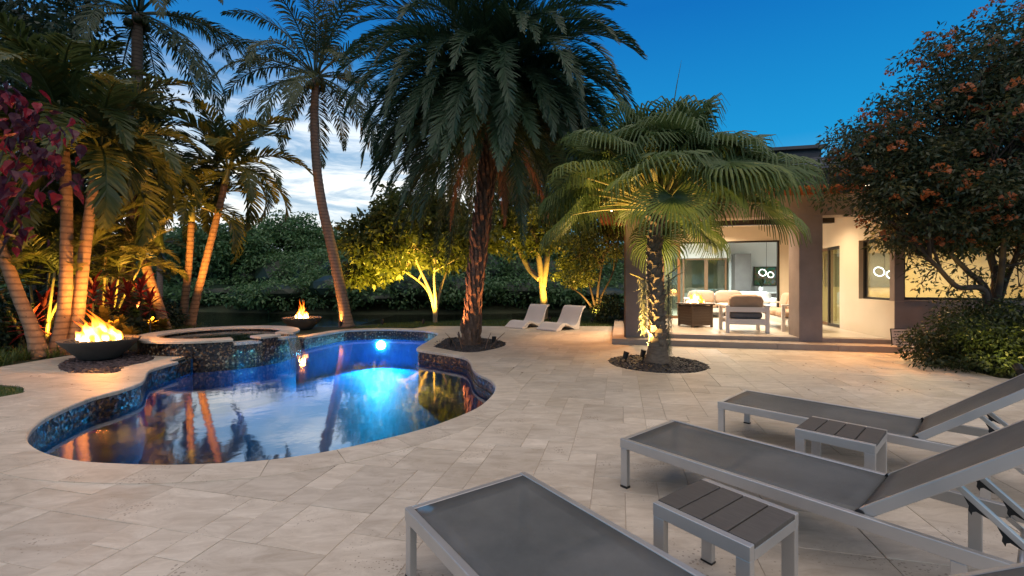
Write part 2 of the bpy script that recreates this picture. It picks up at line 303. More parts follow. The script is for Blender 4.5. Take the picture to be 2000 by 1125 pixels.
# ------------------------------------------------------------------ mesh builder
class MB:
    def __init__(s): s.v = []; s.f = []
    def box(s, c, size, m=None, rotz=0.0):
        hx, hy, hz = (x / 2 for x in size); k = len(s.v); mt = m or Matrix.Rotation(rotz, 4, 'Z')
        for x in (-hx, hx):
            for y in (-hy, hy):
                for z in (-hz, hz): s.v.append(tuple(Vector(c) + (mt @ Vector((x, y, z)))))
        s.f += [tuple(k + i for i in q) for q in ((0, 1, 3, 2), (4, 6, 7, 5), (0, 4, 5, 1), (2, 3, 7, 6), (0, 2, 6, 4), (1, 5, 7, 3))]; return s
    def bar(s, a, b, w, h, up=(0, 0, 1)):
        a = Vector(a); b = Vector(b); d = (b - a); ln = d.length; d.normalize(); upv = Vector(up)
        if abs(d.dot(upv)) > .98: upv = Vector((1, 0, 0))
        y = upv.cross(d).normalized(); z = d.cross(y)
        m = Matrix((d, y, z)).transposed().to_4x4(); return s.box((a + b) / 2, (ln, w, h), m)
    def tube(s, path, radii, n=10, cap=True, squash=None):
        path = [Vector(p) for p in path]; k0 = len(s.v); x = None
        if not hasattr(radii, '__len__'): radii = [radii] * len(path)
        for i, p in enumerate(path):
            d = (path[min(i + 1, len(path) - 1)] - path[max(i - 1, 0)])
            d = d.normalized() if d.length > 1e-9 else Vector((0, 0, 1))
            if x is None: x = d.orthogonal().normalized()
            x = (x - d * x.dot(d)); x = x.normalized() if x.length > 1e-6 else d.orthogonal().normalized(); y = d.cross(x)
            for j in range(n):
                a = 2 * PI * j / n; s.v.append(tuple(p + (x * math.cos(a) + y * math.sin(a)) * radii[i]))
        for i in range(len(path) - 1):
            for j in range(n):
                a = k0 + i * n + j; b = k0 + i * n + (j + 1) % n; s.f.append((a, b, b + n, a + n))
        if cap:
            s.f.append(tuple(k0 + j for j in reversed(range(n)))); s.f.append(tuple(k0 + (len(path) - 1) * n + j for j in range(n)))
        return s
    def lathe(s, prof, n=32, c=(0, 0, 0)):
        k0 = len(s.v); c = Vector(c)
        for r, z in prof:
            for j in range(n): a = 2 * PI * j / n; s.v.append((c.x + r * math.cos(a), c.y + r * math.sin(a), c.z + z))
        for i in range(len(prof) - 1):
            for j in range(n):
                a = k0 + i * n + j; b = k0 + i * n + (j + 1) % n; s.f.append((a, b, b + n, a + n))
        return s
    def prism(s, poly, z0, z1):
        k = len(s.v); n = len(poly)
        for p in poly: s.v.append((p[0], p[1], z0))
        for p in poly: s.v.append((p[0], p[1], z1))
        s.f.append(tuple(k + i for i in reversed(range(n)))); s.f.append(tuple(k + n + i for i in range(n)))
        for i in range(n): j = (i + 1) % n; s.f.append((k + i, k + j, k + n + j, k + n + i))
        return s
    def extrude(s, poly, a, b):            # poly: points in 3D, extruded from offset a to b
        k = len(s.v); n = len(poly)
        for p in poly: s.v.append(tuple(Vector(p) + Vector(a)))
        for p in poly: s.v.append(tuple(Vector(p) + Vector(b)))
        s.f.append(tuple(k + i for i in reversed(range(n)))); s.f.append(tuple(k + n + i for i in range(n)))
        for i in range(n): j = (i + 1) % n; s.f.append((k + i, k + j, k + n + j, k + n + i))
        return s
    def quad(s, a, b, c, d):
        k = len(s.v); s.v += [tuple(a), tuple(b), tuple(c), tuple(d)]; s.f.append((k, k + 1, k + 2, k + 3)); return s
    def mesh(s, name, mat, smooth=False, fix=True):
        me = bpy.data.meshes.new(name); me.from_pydata(s.v, [], s.f)
        if fix:
            bm = bmesh.new(); bm.from_mesh(me); bmesh.ops.recalc_face_normals(bm, faces=bm.faces); bm.to_mesh(me); bm.free()
        if smooth: me.polygons.foreach_set('use_smooth', [True] * len(me.polygons))
        if mat: me.materials.append(M[mat])
        me.update(); return me
    def build(s, name, mat, parent=None, smooth=False, bevel=0, loc=(0, 0, 0), fix=True):
        o = inst(name, s.mesh(name, mat, smooth, fix), parent, loc)
        if bevel:
            b = o.modifiers.new('bevel', 'BEVEL'); b.width = bevel; b.segments = 2; b.limit_method = 'ANGLE'
        return o
def np_mesh(name, V, Fq, mat, smooth=False):
    """V (n,3), Fq (m,k) faces of equal size k"""
    me = bpy.data.meshes.new(name); V = np.asarray(V, dtype=np.float32); Fq = np.asarray(Fq, dtype=np.int32); m, k = Fq.shape
    me.vertices.add(len(V)); me.vertices.foreach_set('co', V.ravel())
    me.loops.add(m * k); me.loops.foreach_set('vertex_index', Fq.ravel())
    me.polygons.add(m); me.polygons.foreach_set('loop_start', np.arange(0, m * k, k, dtype=np.int32))
    try: me.polygons.foreach_set('loop_total', np.full(m, k, dtype=np.int32))
    except Exception: pass
    if smooth: me.polygons.foreach_set('use_smooth', np.ones(m, dtype=bool))
    me.materials.append(M[mat]); me.update(calc_edges=True); me.validate(); return me
def bez(a, b, c, d, n):
    out = []
    for i in range(n):
        t = i / (n - 1); u = 1 - t
        out.append(Vector(a) * u ** 3 + Vector(b) * 3 * u * u * t + Vector(c) * 3 * u * t * t + Vector(d) * t ** 3)
    return out
def catmull(pts, sub, closed=False):
    pts = [Vector(p) for p in pts]; n = len(pts); out = []
    rngi = range(n) if closed else range(n - 1)
    for i in rngi:
        g = (lambda k: pts[k % n]) if closed else (lambda k: pts[min(max(k, 0), n - 1)])
        p0, p1, p2, p3 = g(i - 1), g(i), g(i + 1), g(i + 2)
        for j in range(sub):
            t = j / sub
            out.append(.5 * ((2 * p1) + (p2 - p0) * t + (2 * p0 - 5 * p1 + 4 * p2 - p3) * t * t + (3 * p1 - p0 - 3 * p2 + p3) * t ** 3))
    if not closed: out.append(pts[-1])
    return out
def resample(path, step):
    out = [path[0]]; acc = 0
    for a, b in zip(path[:-1], path[1:]):
        d = (b - a).length
        while acc + d >= step:
            t = (step - acc) / d; a = a.lerp(b, t); out.append(a.copy()); d = (b - a).length; acc = 0
        acc += d
    return out
def area2(p): return .5 * sum(p[i][0] * p[(i + 1) % len(p)][1] - p[(i + 1) % len(p)][0] * p[i][1] for i in range(len(p)))
def poly_minus(poly, holes):
    """triangles of poly outside every hole"""
    vs_, fs = [], []
    for p in [poly] + holes:
        p = [(q[0], q[1]) for q in p]
        if area2(p) < 0: p = p[::-1]
        k = len(vs_); vs_ += [Vector(q) for q in p]; fs.append(list(range(k, k + len(p))))
    V, E, T, ov, oe, of = delaunay_2d_cdt(vs_, [], fs, 1, 1e-5)
    tri = [t for t, o in zip(T, of) if 0 in o and not any(h in o for h in range(1, len(fs)))]
    return [(v.x, v.y) for v in V], tri
def inside(p, poly):
    x, y = p[0], p[1]; r = False; n = len(poly); j = n - 1
    for i in range(n):
        xi, yi = poly[i][0], poly[i][1]; xj, yj = poly[j][0], poly[j][1]
        if (yi > y) != (yj > y) and x < (xj - xi) * (y - yi) / (yj - yi) + xi: r = not r
        j = i
    return r
def slab_mesh(name, V, T, z0, z1, mat):
    me = bpy.data.meshes.new(name); bm = bmesh.new()
    used = sorted({i for t in T for i in t}); mp = {i: bm.verts.new((V[i][0], V[i][1], z1)) for i in used}
    fc = []
    for t in T:
        try: fc.append(bm.faces.new([mp[i] for i in t]))
        except ValueError: pass
    bmesh.ops.recalc_face_normals(bm, faces=bm.faces)
    for f in bm.faces:
        if f.normal.z < 0: f.normal_flip()
    if z0 is not None:
        ex = bmesh.ops.extrude_edge_only(bm, edges=[e for e in bm.edges if e.is_boundary])
        bmesh.ops.translate(bm, verts=[v for v in ex['geom'] if isinstance(v, bmesh.types.BMVert)], vec=(0, 0, z0 - z1))
    bm.to_mesh(me); bm.free(); me.materials.append(M[mat]); return me
def disc_poly(c, rx, ry=None, n=40, rot=0, wob=0):
    ry = ry or rx
    return [(c[0] + math.cos(rot) * rx * math.cos(a) * (1 + wob * math.sin(3 * a + 1)) - math.sin(rot) * ry * math.sin(a), c[1] + math.sin(rot) * rx * math.cos(a) + math.cos(rot) * ry * math.sin(a) * (1 + wob * math.sin(2 * a))) for a in [2 * PI * i / n for i in range(n)]]

def lamp(name, typ, loc, col, power, target=None, size=.08, spot=60, blend=.6):
    d = bpy.data.lights.new(name, typ); o = bpy.data.objects.new(name, d); C.objects.link(o); o.location = loc
    d.energy = power; d.color = col
    if typ != 'SUN' and typ != 'AREA': d.shadow_soft_size = size
    if typ == 'SPOT': d.spot_size = R(spot); d.spot_blend = blend
    if target is not None: o.rotation_euler = (Vector(target) - Vector(loc)).to_track_quat('-Z', 'Y').to_euler()
    return o

# ================================================================== SETTING: pool, patio, ground, lake
POOLPX = [(346, 706), (294, 721), (283, 731), (274, 746), (228, 763), (180, 775), (120, 799), (78, 820), (54, 841), (46, 857), (54, 871), (90, 889), (150, 902), (240, 908),
          (336, 910), (420, 907), (516, 901), (642, 883), (750, 859), (840, 835), (905, 811), (935, 797), (953, 783), (967, 768), (971, 756), (968, 749), (956, 738), (936, 729),
          (925, 719), (921, 708), (907, 697), (860, 689), (825, 684), (816, 679), (845, 662), (857, 652), (845, 648), (818, 645), (755, 643), (681, 645), (640, 651), (595, 659)]
SPA_C = Vector((-6.35, 9.90, 0)); SPA_R = 1.50; SPA_Z = .29; WATER_Z = -.20
edge = catmull([gp(*p) for p in POOLPX], 8)
edge = resample(edge, .05)
def smooth_open(P_, it=2):
    for _ in range(it): P_ = [P_[0]] + [(P_[i - 1] + P_[i] * 2 + P_[i + 1]) / 4 for i in range(1, len(P_) - 1)] + [P_[-1]]
    return P_
edge = smooth_open(edge, 4)
pool_poly = edge + [SPA_C + Vector((.5, .6, 0)), SPA_C + Vector((.0, -.2, 0)), SPA_C + Vector((.1, -.9, 0))]
if area2(pool_poly) < 0: SGN = -1
else: SGN = 1
def offset(P_, d, it=6):
    N_ = []
    for i in range(len(P_)):
        t = (P_[min(i + 1, len(P_) - 1)] - P_[max(i - 1, 0)]).normalized(); N_.append(Vector((t.y, -t.x, 0)) * SGN)
    for _ in range(it): N_ = [N_[0]] + [((N_[i - 1] + N_[i] + N_[i + 1]) / 3).normalized() for i in range(1, len(N_) - 1)] + [N_[-1]]
    return [p + n * d for p, n in zip(P_, N_)]
mid = offset(edge, .15)
pool_hole = mid + pool_poly[len(edge):]
# beds cut out of the paving
date_bed = catmull([gp(*p) for p in [(845, 674), (872, 660), (930, 659), (972, 664), (988, 671), (975, 679), (925, 688), (880, 684)]], 6, True)
fan_bed = disc_poly(gp(1283, 709), .92 * .88, .92 * .95, 44)
bowl_bed = catmull([gp(*p) for p in [(114, 716), (140, 700), (200, 690), (262, 686), (300, 698), (285, 707), (245, 716), (228, 727), (185, 729), (135, 727)]], 6, True)
lawn_patch = catmull([(-8.3, 4.6, 0), (-6.6, 5.05, 0), gp(30, 770), gp(46, 762), gp(40, 755), gp(5, 752), (-7.4, 6.2, 0), (-8.3, 6.2, 0)], 6, True)
patio_poly = [(-8.4, -4), (-8.4, 8.55), (-7.4, 8.95), (-6.35, 9.9), (-5.0, 11.2), (-4.9, 12.4), (-3.3, 12.8), (-2.6, 14.16), (3.2, 14.16)] + [tuple(hp(.0, .25)[:2]), tuple(hp(6.3, .25)[:2]), tuple(gp(1780, 697)[:2]), tuple(gp(1850, 712)[:2]), tuple(gp(1950, 738)[:2]), (8.6, 4.6), (9.4, -4)]
HOLES = [[(p[0], p[1]) for p in h] for h in (pool_hole, date_bed, fan_bed, bowl_bed, lawn_patch)]
V_, T_ = poly_minus(patio_poly, HOLES)
patio = kind(inst('patio', slab_mesh('patio', V_, T_, -.045, -.0045, 'grout')), 'structure')

# travertine pieces in a four-size pattern laid along the house
U = .2032 * 1.05; cells = {}; pieces = []
SIZES = [(3, 2), (2, 3), (2, 2), (2, 2), (1, 2), (2, 1), (3, 2), (2, 3), (1, 1)]
i0, i1, j0, j1 = -66, 48, -78, 48
rr = random.Random(4)
for j in range(j0, j1):
    for i in range(i0, i1):
        if (i, j) in cells: continue
        opts = SIZES[:]; rr.shuffle(opts)
        for w, h in opts + [(1, 1)]:
            if all((i + a, j + b) not in cells for a in range(w) for b in range(h)):
                for a in range(w):
                    for b in range(h): cells[(i + a, j + b)] = 1
                pieces.append((i, j, w, h)); break
ORG = hp(0, 0)
def piece_poly(i, j, w, h, g=.0018):
    c = [(i * U + g, j * U + g), ((i + w) * U - g, j * U + g), ((i + w) * U - g, (j + h) * U - g), (i * U + g, (j + h) * U - g)]
    return [tuple((ORG + E1 * a + E2 * b)[:2]) for a, b in c]
def bb(p): xs = [q[0] for q in p]; ys = [q[1] for q in p]; return min(xs), min(ys), max(xs), max(ys)
hbb = [bb(h) for h in HOLES]; pbb = [(e, None) for e in patio_poly]
cand = []
for pc in pieces:
    q = piece_poly(*pc); b = bb(q)
    ins = [inside(p, patio_poly) for p in q]
    if not any(ins): continue
    cut = not all(ins); hs = []
    for h, hb in zip(HOLES, hbb):
        if b[0] > hb[2] or b[2] < hb[0] or b[1] > hb[3] or b[3] < hb[1]: continue
        n_in = [inside(p, h) for p in q]
        if all(n_in) and not any(b[0] < p[0] < b[2] and b[1] < p[1] < b[3] for p in h): hs = None; break
        if any(n_in) or any(inside(p, q) for p in h): hs.append(h)
    if hs is None: continue
    cx = sum(p[0] for p in q) / 4; cyy = sum(p[1] for p in q) / 4
    px = 1000 + F * cx / max(cyy, .2); py = HOR + H * F / max(cyy, .2)
    vis = (cyy > 1.6 and -150 < px < 2100 and py < 1250); size = pc[2] * pc[3] / max(cyy, .5) ** 2 if vis else 0
    cand.append((size, pc, q, hs, cut))
cand.sort(key=lambda c: -c[0])
tile_mesh = {}; rest_bm = bmesh.new()
def add_rest(V, T, z1):
    mp = {i: rest_bm.verts.new((V[i][0], V[i][1], z1)) for i in {i for t in T for i in t}}
    for t in T:
        f = rest_bm.faces.new([mp[i] for i in t]); f.normal_update()
        if f.normal.z < 0: f.normal_flip()
n_tile = 0
for size, pc, q, hs, cut in cand:
    z1 = rr.uniform(-.0012, .0012)
    if hs or cut:
        try:
            if cut:
                V1, T1 = poly_minus(q, hs)         # keep only what lies on the patio
                Vp, Tp, of = None, None, None
                allv = [Vector(p) for p in q]; fs = [list(range(4))]; pv = patio_poly if area2(patio_poly) > 0 else patio_poly[::-1]
                fs.append(list(range(4, 4 + len(pv)))); allv += [Vector(p) for p in pv]
                for h in hs:
                    h2 = h if area2(h) > 0 else h[::-1]; fs.append(list(range(len(allv), len(allv) + len(h2)))); allv += [Vector(p) for p in h2]
                VV, _, TT, _, _, OF = delaunay_2d_cdt(allv, [], fs, 1, 1e-5)
                V = [(v.x, v.y) for v in VV]; T = [t for t, o in zip(TT, OF) if 0 in o and 1 in o and not any(x > 1 for x in o)]
            else: V, T = poly_minus(q, hs)
        except Exception: continue
        if not T: continue
    if n_tile < 300 and size > 0:
        if hs or cut: inst('tile', slab_mesh('tile', V, T, -.03, 0, 'travertine'), patio, (0, 0, z1))
        else:
            key = (pc[2], pc[3])
            if key not in tile_mesh:
                w, h = pc[2] * U / 2 - .0018, pc[3] * U / 2 - .0018; b_ = .002
                mb = MB(); k = [(-w, -h), (w, -h), (w, h), (-w, h)]; kb = [(-w + b_, -h + b_), (w - b_, -h + b_), (w - b_, h - b_), (-w + b_, h - b_)]
                mb.v = [(x, y, -.03) for x, y in k] + [(x, y, -.002) for x, y in k] + [(x, y, 0) for x, y in kb]
                mb.f = [(8, 9, 10, 11)] + [(a, (a + 1) % 4, (a + 1) % 4 + 4, a + 4) for a in range(4)] + [(a + 4, (a + 1) % 4 + 4, (a + 1) % 4 + 8, a + 8) for a in range(4)]
                tile_mesh[key] = mb.mesh('tile', 'travertine')
            c = ORG + E1 * ((pc[0] + pc[2] / 2) * U) + E2 * ((pc[1] + pc[3] / 2) * U)
            inst('tile', tile_mesh[key], patio, (c.x, c.y, z1), (rr.uniform(-.0015, .0015), rr.uniform(-.0015, .0015), HA))
        n_tile += 1
    else:
        if hs or cut: add_rest(V, T, z1)
        else: add_rest(q, [(0, 1, 2, 3)], z1)
me = bpy.data.meshes.new('far_paving'); ex = bmesh.ops.extrude_edge_only(rest_bm, edges=[e for e in rest_bm.edges if e.is_boundary])
bmesh.ops.translate(rest_bm, verts=[v for v in ex['geom'] if isinstance(v, bmesh.types.BMVert)], vec=(0, 0, -.03))
rest_bm.to_mesh(me); rest_bm.free(); me.materials.append(M['travertine'])
kind(inst('far_paving', me, patio), 'stuff')

# ground sheet with shore and lake bed, reaching the horizon
SHORE = [(-400, 30), (-60, 26), (-22, 21), (-13, 17.5), (-10.6, 14.6), (-9, 13.9), (-6.4, 14.1), (-5.3, 14.7), (-4.2, 15.6), (-2.5, 16.3), (0, 16.9), (2.5, 18.3), (5, 18.6), (9, 30), (14, 44), (60, 60), (400, 70)]
V_, T_ = poly_minus([(-400, -200), (400, -200)] + [p for p in reversed(SHORE)], [[(p[0], p[1]) for p in pool_hole]])
gm = slab_mesh('ground', V_, T_, None, -.035, 'ground_green')
bm = bmesh.new(); bm.from_mesh(gm); prev = [bm.verts.new((x, y, -.035)) for x, y in SHORE]
def far_y(x): return 26 + .03 * abs(x) + 1.2 * math.sin(x * .21)
for z, fy in ((-.55, lambda x, y: y + .5), (-1.3, lambda x, y: y + 2.5), (-1.3, lambda x, y: max(far_y(x) - 3, y + 4)), (-.38, lambda x, y: max(far_y(x), y + 6)), (.1, lambda x, y: max(far_y(x) + 2, y + 9)), (.2, lambda x, y: 900)):
    cur = [bm.verts.new((x, fy(x, y), z)) for x, y in SHORE]
    for i in range(len(cur) - 1): bm.faces.new((prev[i], prev[i + 1], cur[i + 1], cur[i]))
    prev = cur
bmesh.ops.remove_doubles(bm, verts=bm.verts, dist=1e-4); bmesh.ops.recalc_face_normals(bm, faces=bm.faces); bm.to_mesh(gm); bm.free()
kind(inst('ground', gm), 'structure')
mb = MB(); mb.quad((-420, 12, -.42), (420, 12, -.42), (420, 75, -.42), (-420, 75, -.42))
# keep the lake out from under the pool and the house: it starts at the shore
mb = MB(); prevp = None
for a, b in zip(SHORE[:-1], SHORE[1:]):
    mb.quad((a[0], a[1] + .2, -.42), (b[0], b[1] + .2, -.42), (b[0], max(far_y(b[0]) + 1, b[1] + 7), -.42), (a[0], max(far_y(a[0]) + 1, a[1] + 7), -.42))
kind(mb.build('lake', 'lake_water'), 'structure')
# lawns
for nm, poly, zz in (('far_lawn', [(-4.9, 13.85), (-3.2, 13.9), (-2.6, 14.17), (3.4, 14.17), (4.2, 17.6), (2.5, 18.1), (0, 16.75), (-2.5, 16.15), (-4.2, 15.4)], -.02), ('side_lawn', [tuple(p[:2]) for p in lawn_patch], -.02)):
    V_, T_ = poly_minus(poly, [HOLES[0]]); lw = kind(inst('lawn', slab_mesh('lawn', V_, T_, None, zz, 'lawn_soil')), 'structure')
    xs = [p[0] for p in poly]; ys = [p[1] for p in poly]; n = 15000 if nm == 'far_lawn' else 4200; P_ = []
    while len(P_) < n:
        x, y = random.uniform(min(xs), max(xs)), random.uniform(min(ys), max(ys))
        if inside((x, y), poly) and not inside((x, y), HOLES[0]): P_.append((x, y))
    P_ = np.array(P_); a = rng.uniform(0, 2 * PI, n); hgt = rng.uniform(.025, .06, n); w = .004 if nm == 'side_lawn' else .008
    V3 = np.zeros((n, 3, 3)); dx = np.cos(a) * w; dy = np.sin(a) * w
    V3[:, 0] = np.c_[P_[:, 0] - dx, P_[:, 1] - dy, np.full(n, zz)]; V3[:, 1] = np.c_[P_[:, 0] + dx, P_[:, 1] + dy, np.full(n, zz)]
    V3[:, 2] = np.c_[P_[:, 0] + rng.normal(0, .02, n), P_[:, 1] + rng.normal(0, .02, n), zz + hgt]
    g = inst('grass', np_mesh('grass', V3.reshape(-1, 3), np.arange(3 * n).reshape(n, 3), 'blade_green')); kind(g, 'stuff')
    tag(g, 'short green lawn strip between the patio and the lake' if nm == 'far_lawn' else 'small lawn patch cut into the paving at the left edge', 'grass')

# swimming pool
pool = thing('swimming_pool', 'curving free-form swimming pool with travertine coping and dark mosaic waterline', 'pool', gp(560, 760))
def local(o): o.matrix_parent_inverse = Matrix.Translation(pool.location).inverted(); return o
ext0, ext1 = [edge[0].lerp(SPA_C, t) for t in (.75, .5, .25)], [edge[-1].lerp(SPA_C, t) for t in (.25, .5, .75)]
wall_out = ext0 + offset(edge, .015) + ext1
mb = MB()
for a, b in zip(wall_out[:-1], wall_out[1:]): mb.quad((a.x, a.y, -1.5), (b.x, b.y, -1.5), (b.x, b.y, -.045), (a.x, a.y, -.045))
basin = mb.v, mb.f
V_, T_ = poly_minus([(p.x, p.y) for p in offset(edge, .03)] + [(p.x, p.y) for p in pool_poly[len(edge):]], [])
mb.quad((-9.5, 2.4, -1.12), (1.2, 2.4, -1.12), (1.2, 14.6, -1.12), (-9.5, 14.6, -1.12))
local(mb.build('basin', 'pool_plaster', pool, smooth=False))
band = ext0 + offset(edge, .008) + ext1; mb = MB(); mb2 = MB()
for a, b in zip(band[:-1], band[1:]): mb.quad((a.x, a.y, -.30), (b.x, b.y, -.30), (b.x, b.y, -.047), (a.x, a.y, -.047))
local(mb.build('mosaic_band', 'mosaic', pool))
# underwater bench along the right-hand side, with its pale edge
def arc_between(pa, pb):
    ia = min(range(len(edge)), key=lambda i: (edge[i] - gp(*pa)).length); ib = min(range(len(edge)), key=lambda i: (edge[i] - gp(*pb)).length)
    return min(ia, ib), max(ia, ib)
ia, ib = arc_between((940, 795), (820, 682)); trim = offset(edge, -.006)
lip = MB().tube([Vector((trim[i].x, trim[i].y, -.212)) for i in range(ia, ib, 3)], .012, 6); local(lip.build('waterline_trim', 'white_resin', pool, smooth=True))
# stairs at the near left
ia, ib = arc_between((330, 910), (60, 838)); seg = list(range(ia, ib)); lv = [(.0, -.34, -.45), (-.34, -.68, -.72), (-.68, -1.0, -1.0)]
for o0, o1, z in lv[:2]:
    A = offset(edge, o0 + .02); B = offset(edge, o1); mb = MB()
    for i in seg[:-1]:
        mb.quad((A[i].x, A[i].y, z), (A[i + 1].x, A[i + 1].y, z), (B[i + 1].x, B[i + 1].y, z), (B[i].x, B[i].y, z)); mb.quad((B[i].x, B[i].y, z), (B[i + 1].x, B[i + 1].y, z), (B[i + 1].x, B[i + 1].y, -1.5), (B[i].x, B[i].y, -1.5))
    local(mb.build('stair', 'pool_plaster', pool))
# coping stones
outer = offset(edge, .31, 10); inner = offset(edge, -.022); i = 0
while i < len(edge) - 4:
    n = rr.choice([7, 8, 9, 10]); jn = min(i + n, len(edge) - 1)
    if len(edge) - 1 - jn < 5: jn = len(edge) - 1
    A = [inner[k].copy() for k in range(i, jn + 1)]; B = [outer[k].copy() for k in range(i, jn + 1)]
    for Q in (A, B):
        if len(Q) > 1: Q[0] = Q[0].lerp(Q[1], .045); Q[-1] = Q[-1].lerp(Q[-2], .045)
    mb = MB(); k = len(A); z1, z0, rb = .004 + rr.uniform(-.001, .001), -.045, .012
    ringA = [(p + (q - p).normalized() * rb) for p, q in zip(A, B)]
    mb.v = [(p.x, p.y, z1) for p in ringA] + [(p.x, p.y, z1) for p in B] + [(p.x, p.y, z1 - rb) for p in A] + [(p.x, p.y, z0) for p in A] + [(p.x, p.y, z0) for p in B]
    for a in range(k - 1):
        mb.f += [(a, a + 1, k + a + 1, k + a), (2 * k + a, 2 * k + a + 1, a + 1, a), (3 * k + a, 3 * k + a + 1, 2 * k + a + 1, 2 * k + a), (k + a, k + a + 1, 4 * k + a + 1, 4 * k + a), (3 * k + a, 4 * k + a, 4 * k + a + 1, 3 * k + a + 1)]
    for a in (0, k - 1): mb.f.append((a, k + a, 4 * k + a, 3 * k + a, 2 * k + a))
    local(mb.build('coping_stone', 'coping_stone', pool)); i = jn
V_, T_ = poly_minus([(p.x, p.y) for p in offset(edge, .012)] + [(p.x, p.y) for p in pool_poly[len(edge):]], [])
kind(inst('pool_water', slab_mesh('pool_water', V_, T_, None, WATER_Z, 'pool_water')), 'structure')
# underwater lamp in the far wall
emit('pool_lamp', (.45, .92, 1.0), 60)
pl = gp(768, 660, -.42); fw = min(edge, key=lambda p: (p - Vector((pl.x, 13.3, 0))).length); lp = Vector((fw.x, fw.y - .05, -.47))
mb = MB().tube([lp + Vector((0, .08, 0)), lp + Vector((0, 0, 0))], [.13, .12], 18); local(mb.build('pool_light', 'pool_lamp', pool))
lamp('pool_light_beam', 'SPOT', lp + Vector((0, -.10, .10)), (.05, .60, 1.0), 1000, lp + Vector((.25, -1.1, -.82)), .10, 100, .35)
for px_, py_, pw in ():
    q = gp(px_, py_); ii = min(range(len(edge)), key=lambda i: (edge[i] - q).length); w_ = offset(edge, -.12)[ii]; w0 = edge[ii]
    mb = MB().tube([Vector((w0.x, w0.y, -.62)), Vector((w0.x, w0.y, -.62)).lerp(Vector((w_.x, w_.y, -.62)), .25)], .09, 16); local(mb.build('pool_light', 'pool_lamp', pool))
    w2 = offset(edge, -.25)[ii]; lamp('pool_light_beam', 'POINT', (w2.x, w2.y, -.70), (.04, .36, 1.0), pw, None, .1)

# raised spa with two spillways
spa = thing('spa', 'raised round spa with dark mosaic wall and two spillways into the pool', 'spa', SPA_C)
SPILL = [(R(-42), R(9)), (R(-7), R(8))]
def in_spill(a): return any(abs((a - c + PI) % (2 * PI) - PI) < h for c, h in SPILL)
mb = MB(); mbu = MB(); NS = 120
def sp(r, a, z): return (r * math.cos(a), r * math.sin(a), z)
for i in range(NS):
    a0, a1 = 2 * PI * i / NS, 2 * PI * (i + 1) / NS; am = (a0 + a1) / 2; zt = .165 if in_spill(am) else SPA_Z - .05
    ro = SPA_R - .05
    mb.quad(sp(ro, a0, -.32), sp(ro, a1, -.32), sp(ro, a1, zt), sp(ro, a0, zt)); mbu.quad(sp(ro - .004, a0, -1.14), sp(ro - .004, a1, -1.14), sp(ro - .004, a1, -.31), sp(ro - .004, a0, -.31)); mb.quad(sp(1.2, a0, zt), sp(1.2, a1, zt), sp(1.2, a1, -.6), sp(1.2, a0, -.6))
    mb.quad(sp(ro, a0, zt), sp(ro, a1, zt), sp(1.2, a1, zt), sp(1.2, a0, zt))
    z2 = .165 if in_spill(am + 2 * PI / NS) else SPA_Z - .05
    if z2 != zt: mb.quad(sp(ro, a1, zt), sp(ro, a1, z2), sp(1.2, a1, z2), sp(1.2, a1, zt))
mb.build('wall', 'mosaic', spa, fix=False); mbu.build('submerged_wall', 'pool_plaster', spa, fix=False)
mb = MB().prism([sp(1.19, 2 * PI * i / 48, 0)[:2] for i in range(48)], -.62, -.58); mb.build('spa_floor', 'pool_plaster', spa)
mb = MB()
for i in range(64):
    a0, a1 = 2 * PI * i / 64, 2 * PI * (i + 1) / 64
    mb.quad(sp(1.19, a0, -.15), sp(1.19, a1, -.15), sp(.82, a1, -.15), sp(.82, a0, -.15)); mb.quad(sp(.82, a0, -.15), sp(.82, a1, -.15), sp(.82, a1, -.6), sp(.82, a0, -.6))
mb.build('spa_bench', 'pool_plaster', spa, fix=False)
def arc_stone(a0, a1, r0, r1, z0, z1, name, mat, parent, n=6):
    mb = MB(); rb = .014
    A = [a0 + (a1 - a0) * k / n for k in range(n + 1)]; m = n + 1
    prof = [(r0, z0), (r0, z1 - rb), (r0 + rb, z1), (r1 - rb, z1), (r1, z1 - rb), (r1, z0)]
    for a in A:
        for r, z in prof: mb.v.append(sp(r, a, z))
    p = len(prof)
    for k in range(n):
        for q in range(p): mb.f.append((k * p + q, k * p + (q + 1) % p, (k + 1) * p + (q + 1) % p, (k + 1) * p + q))
    mb.f += [tuple(range(p)), tuple(n * p + q for q in range(p))]; return mb.build(name, mat, parent)
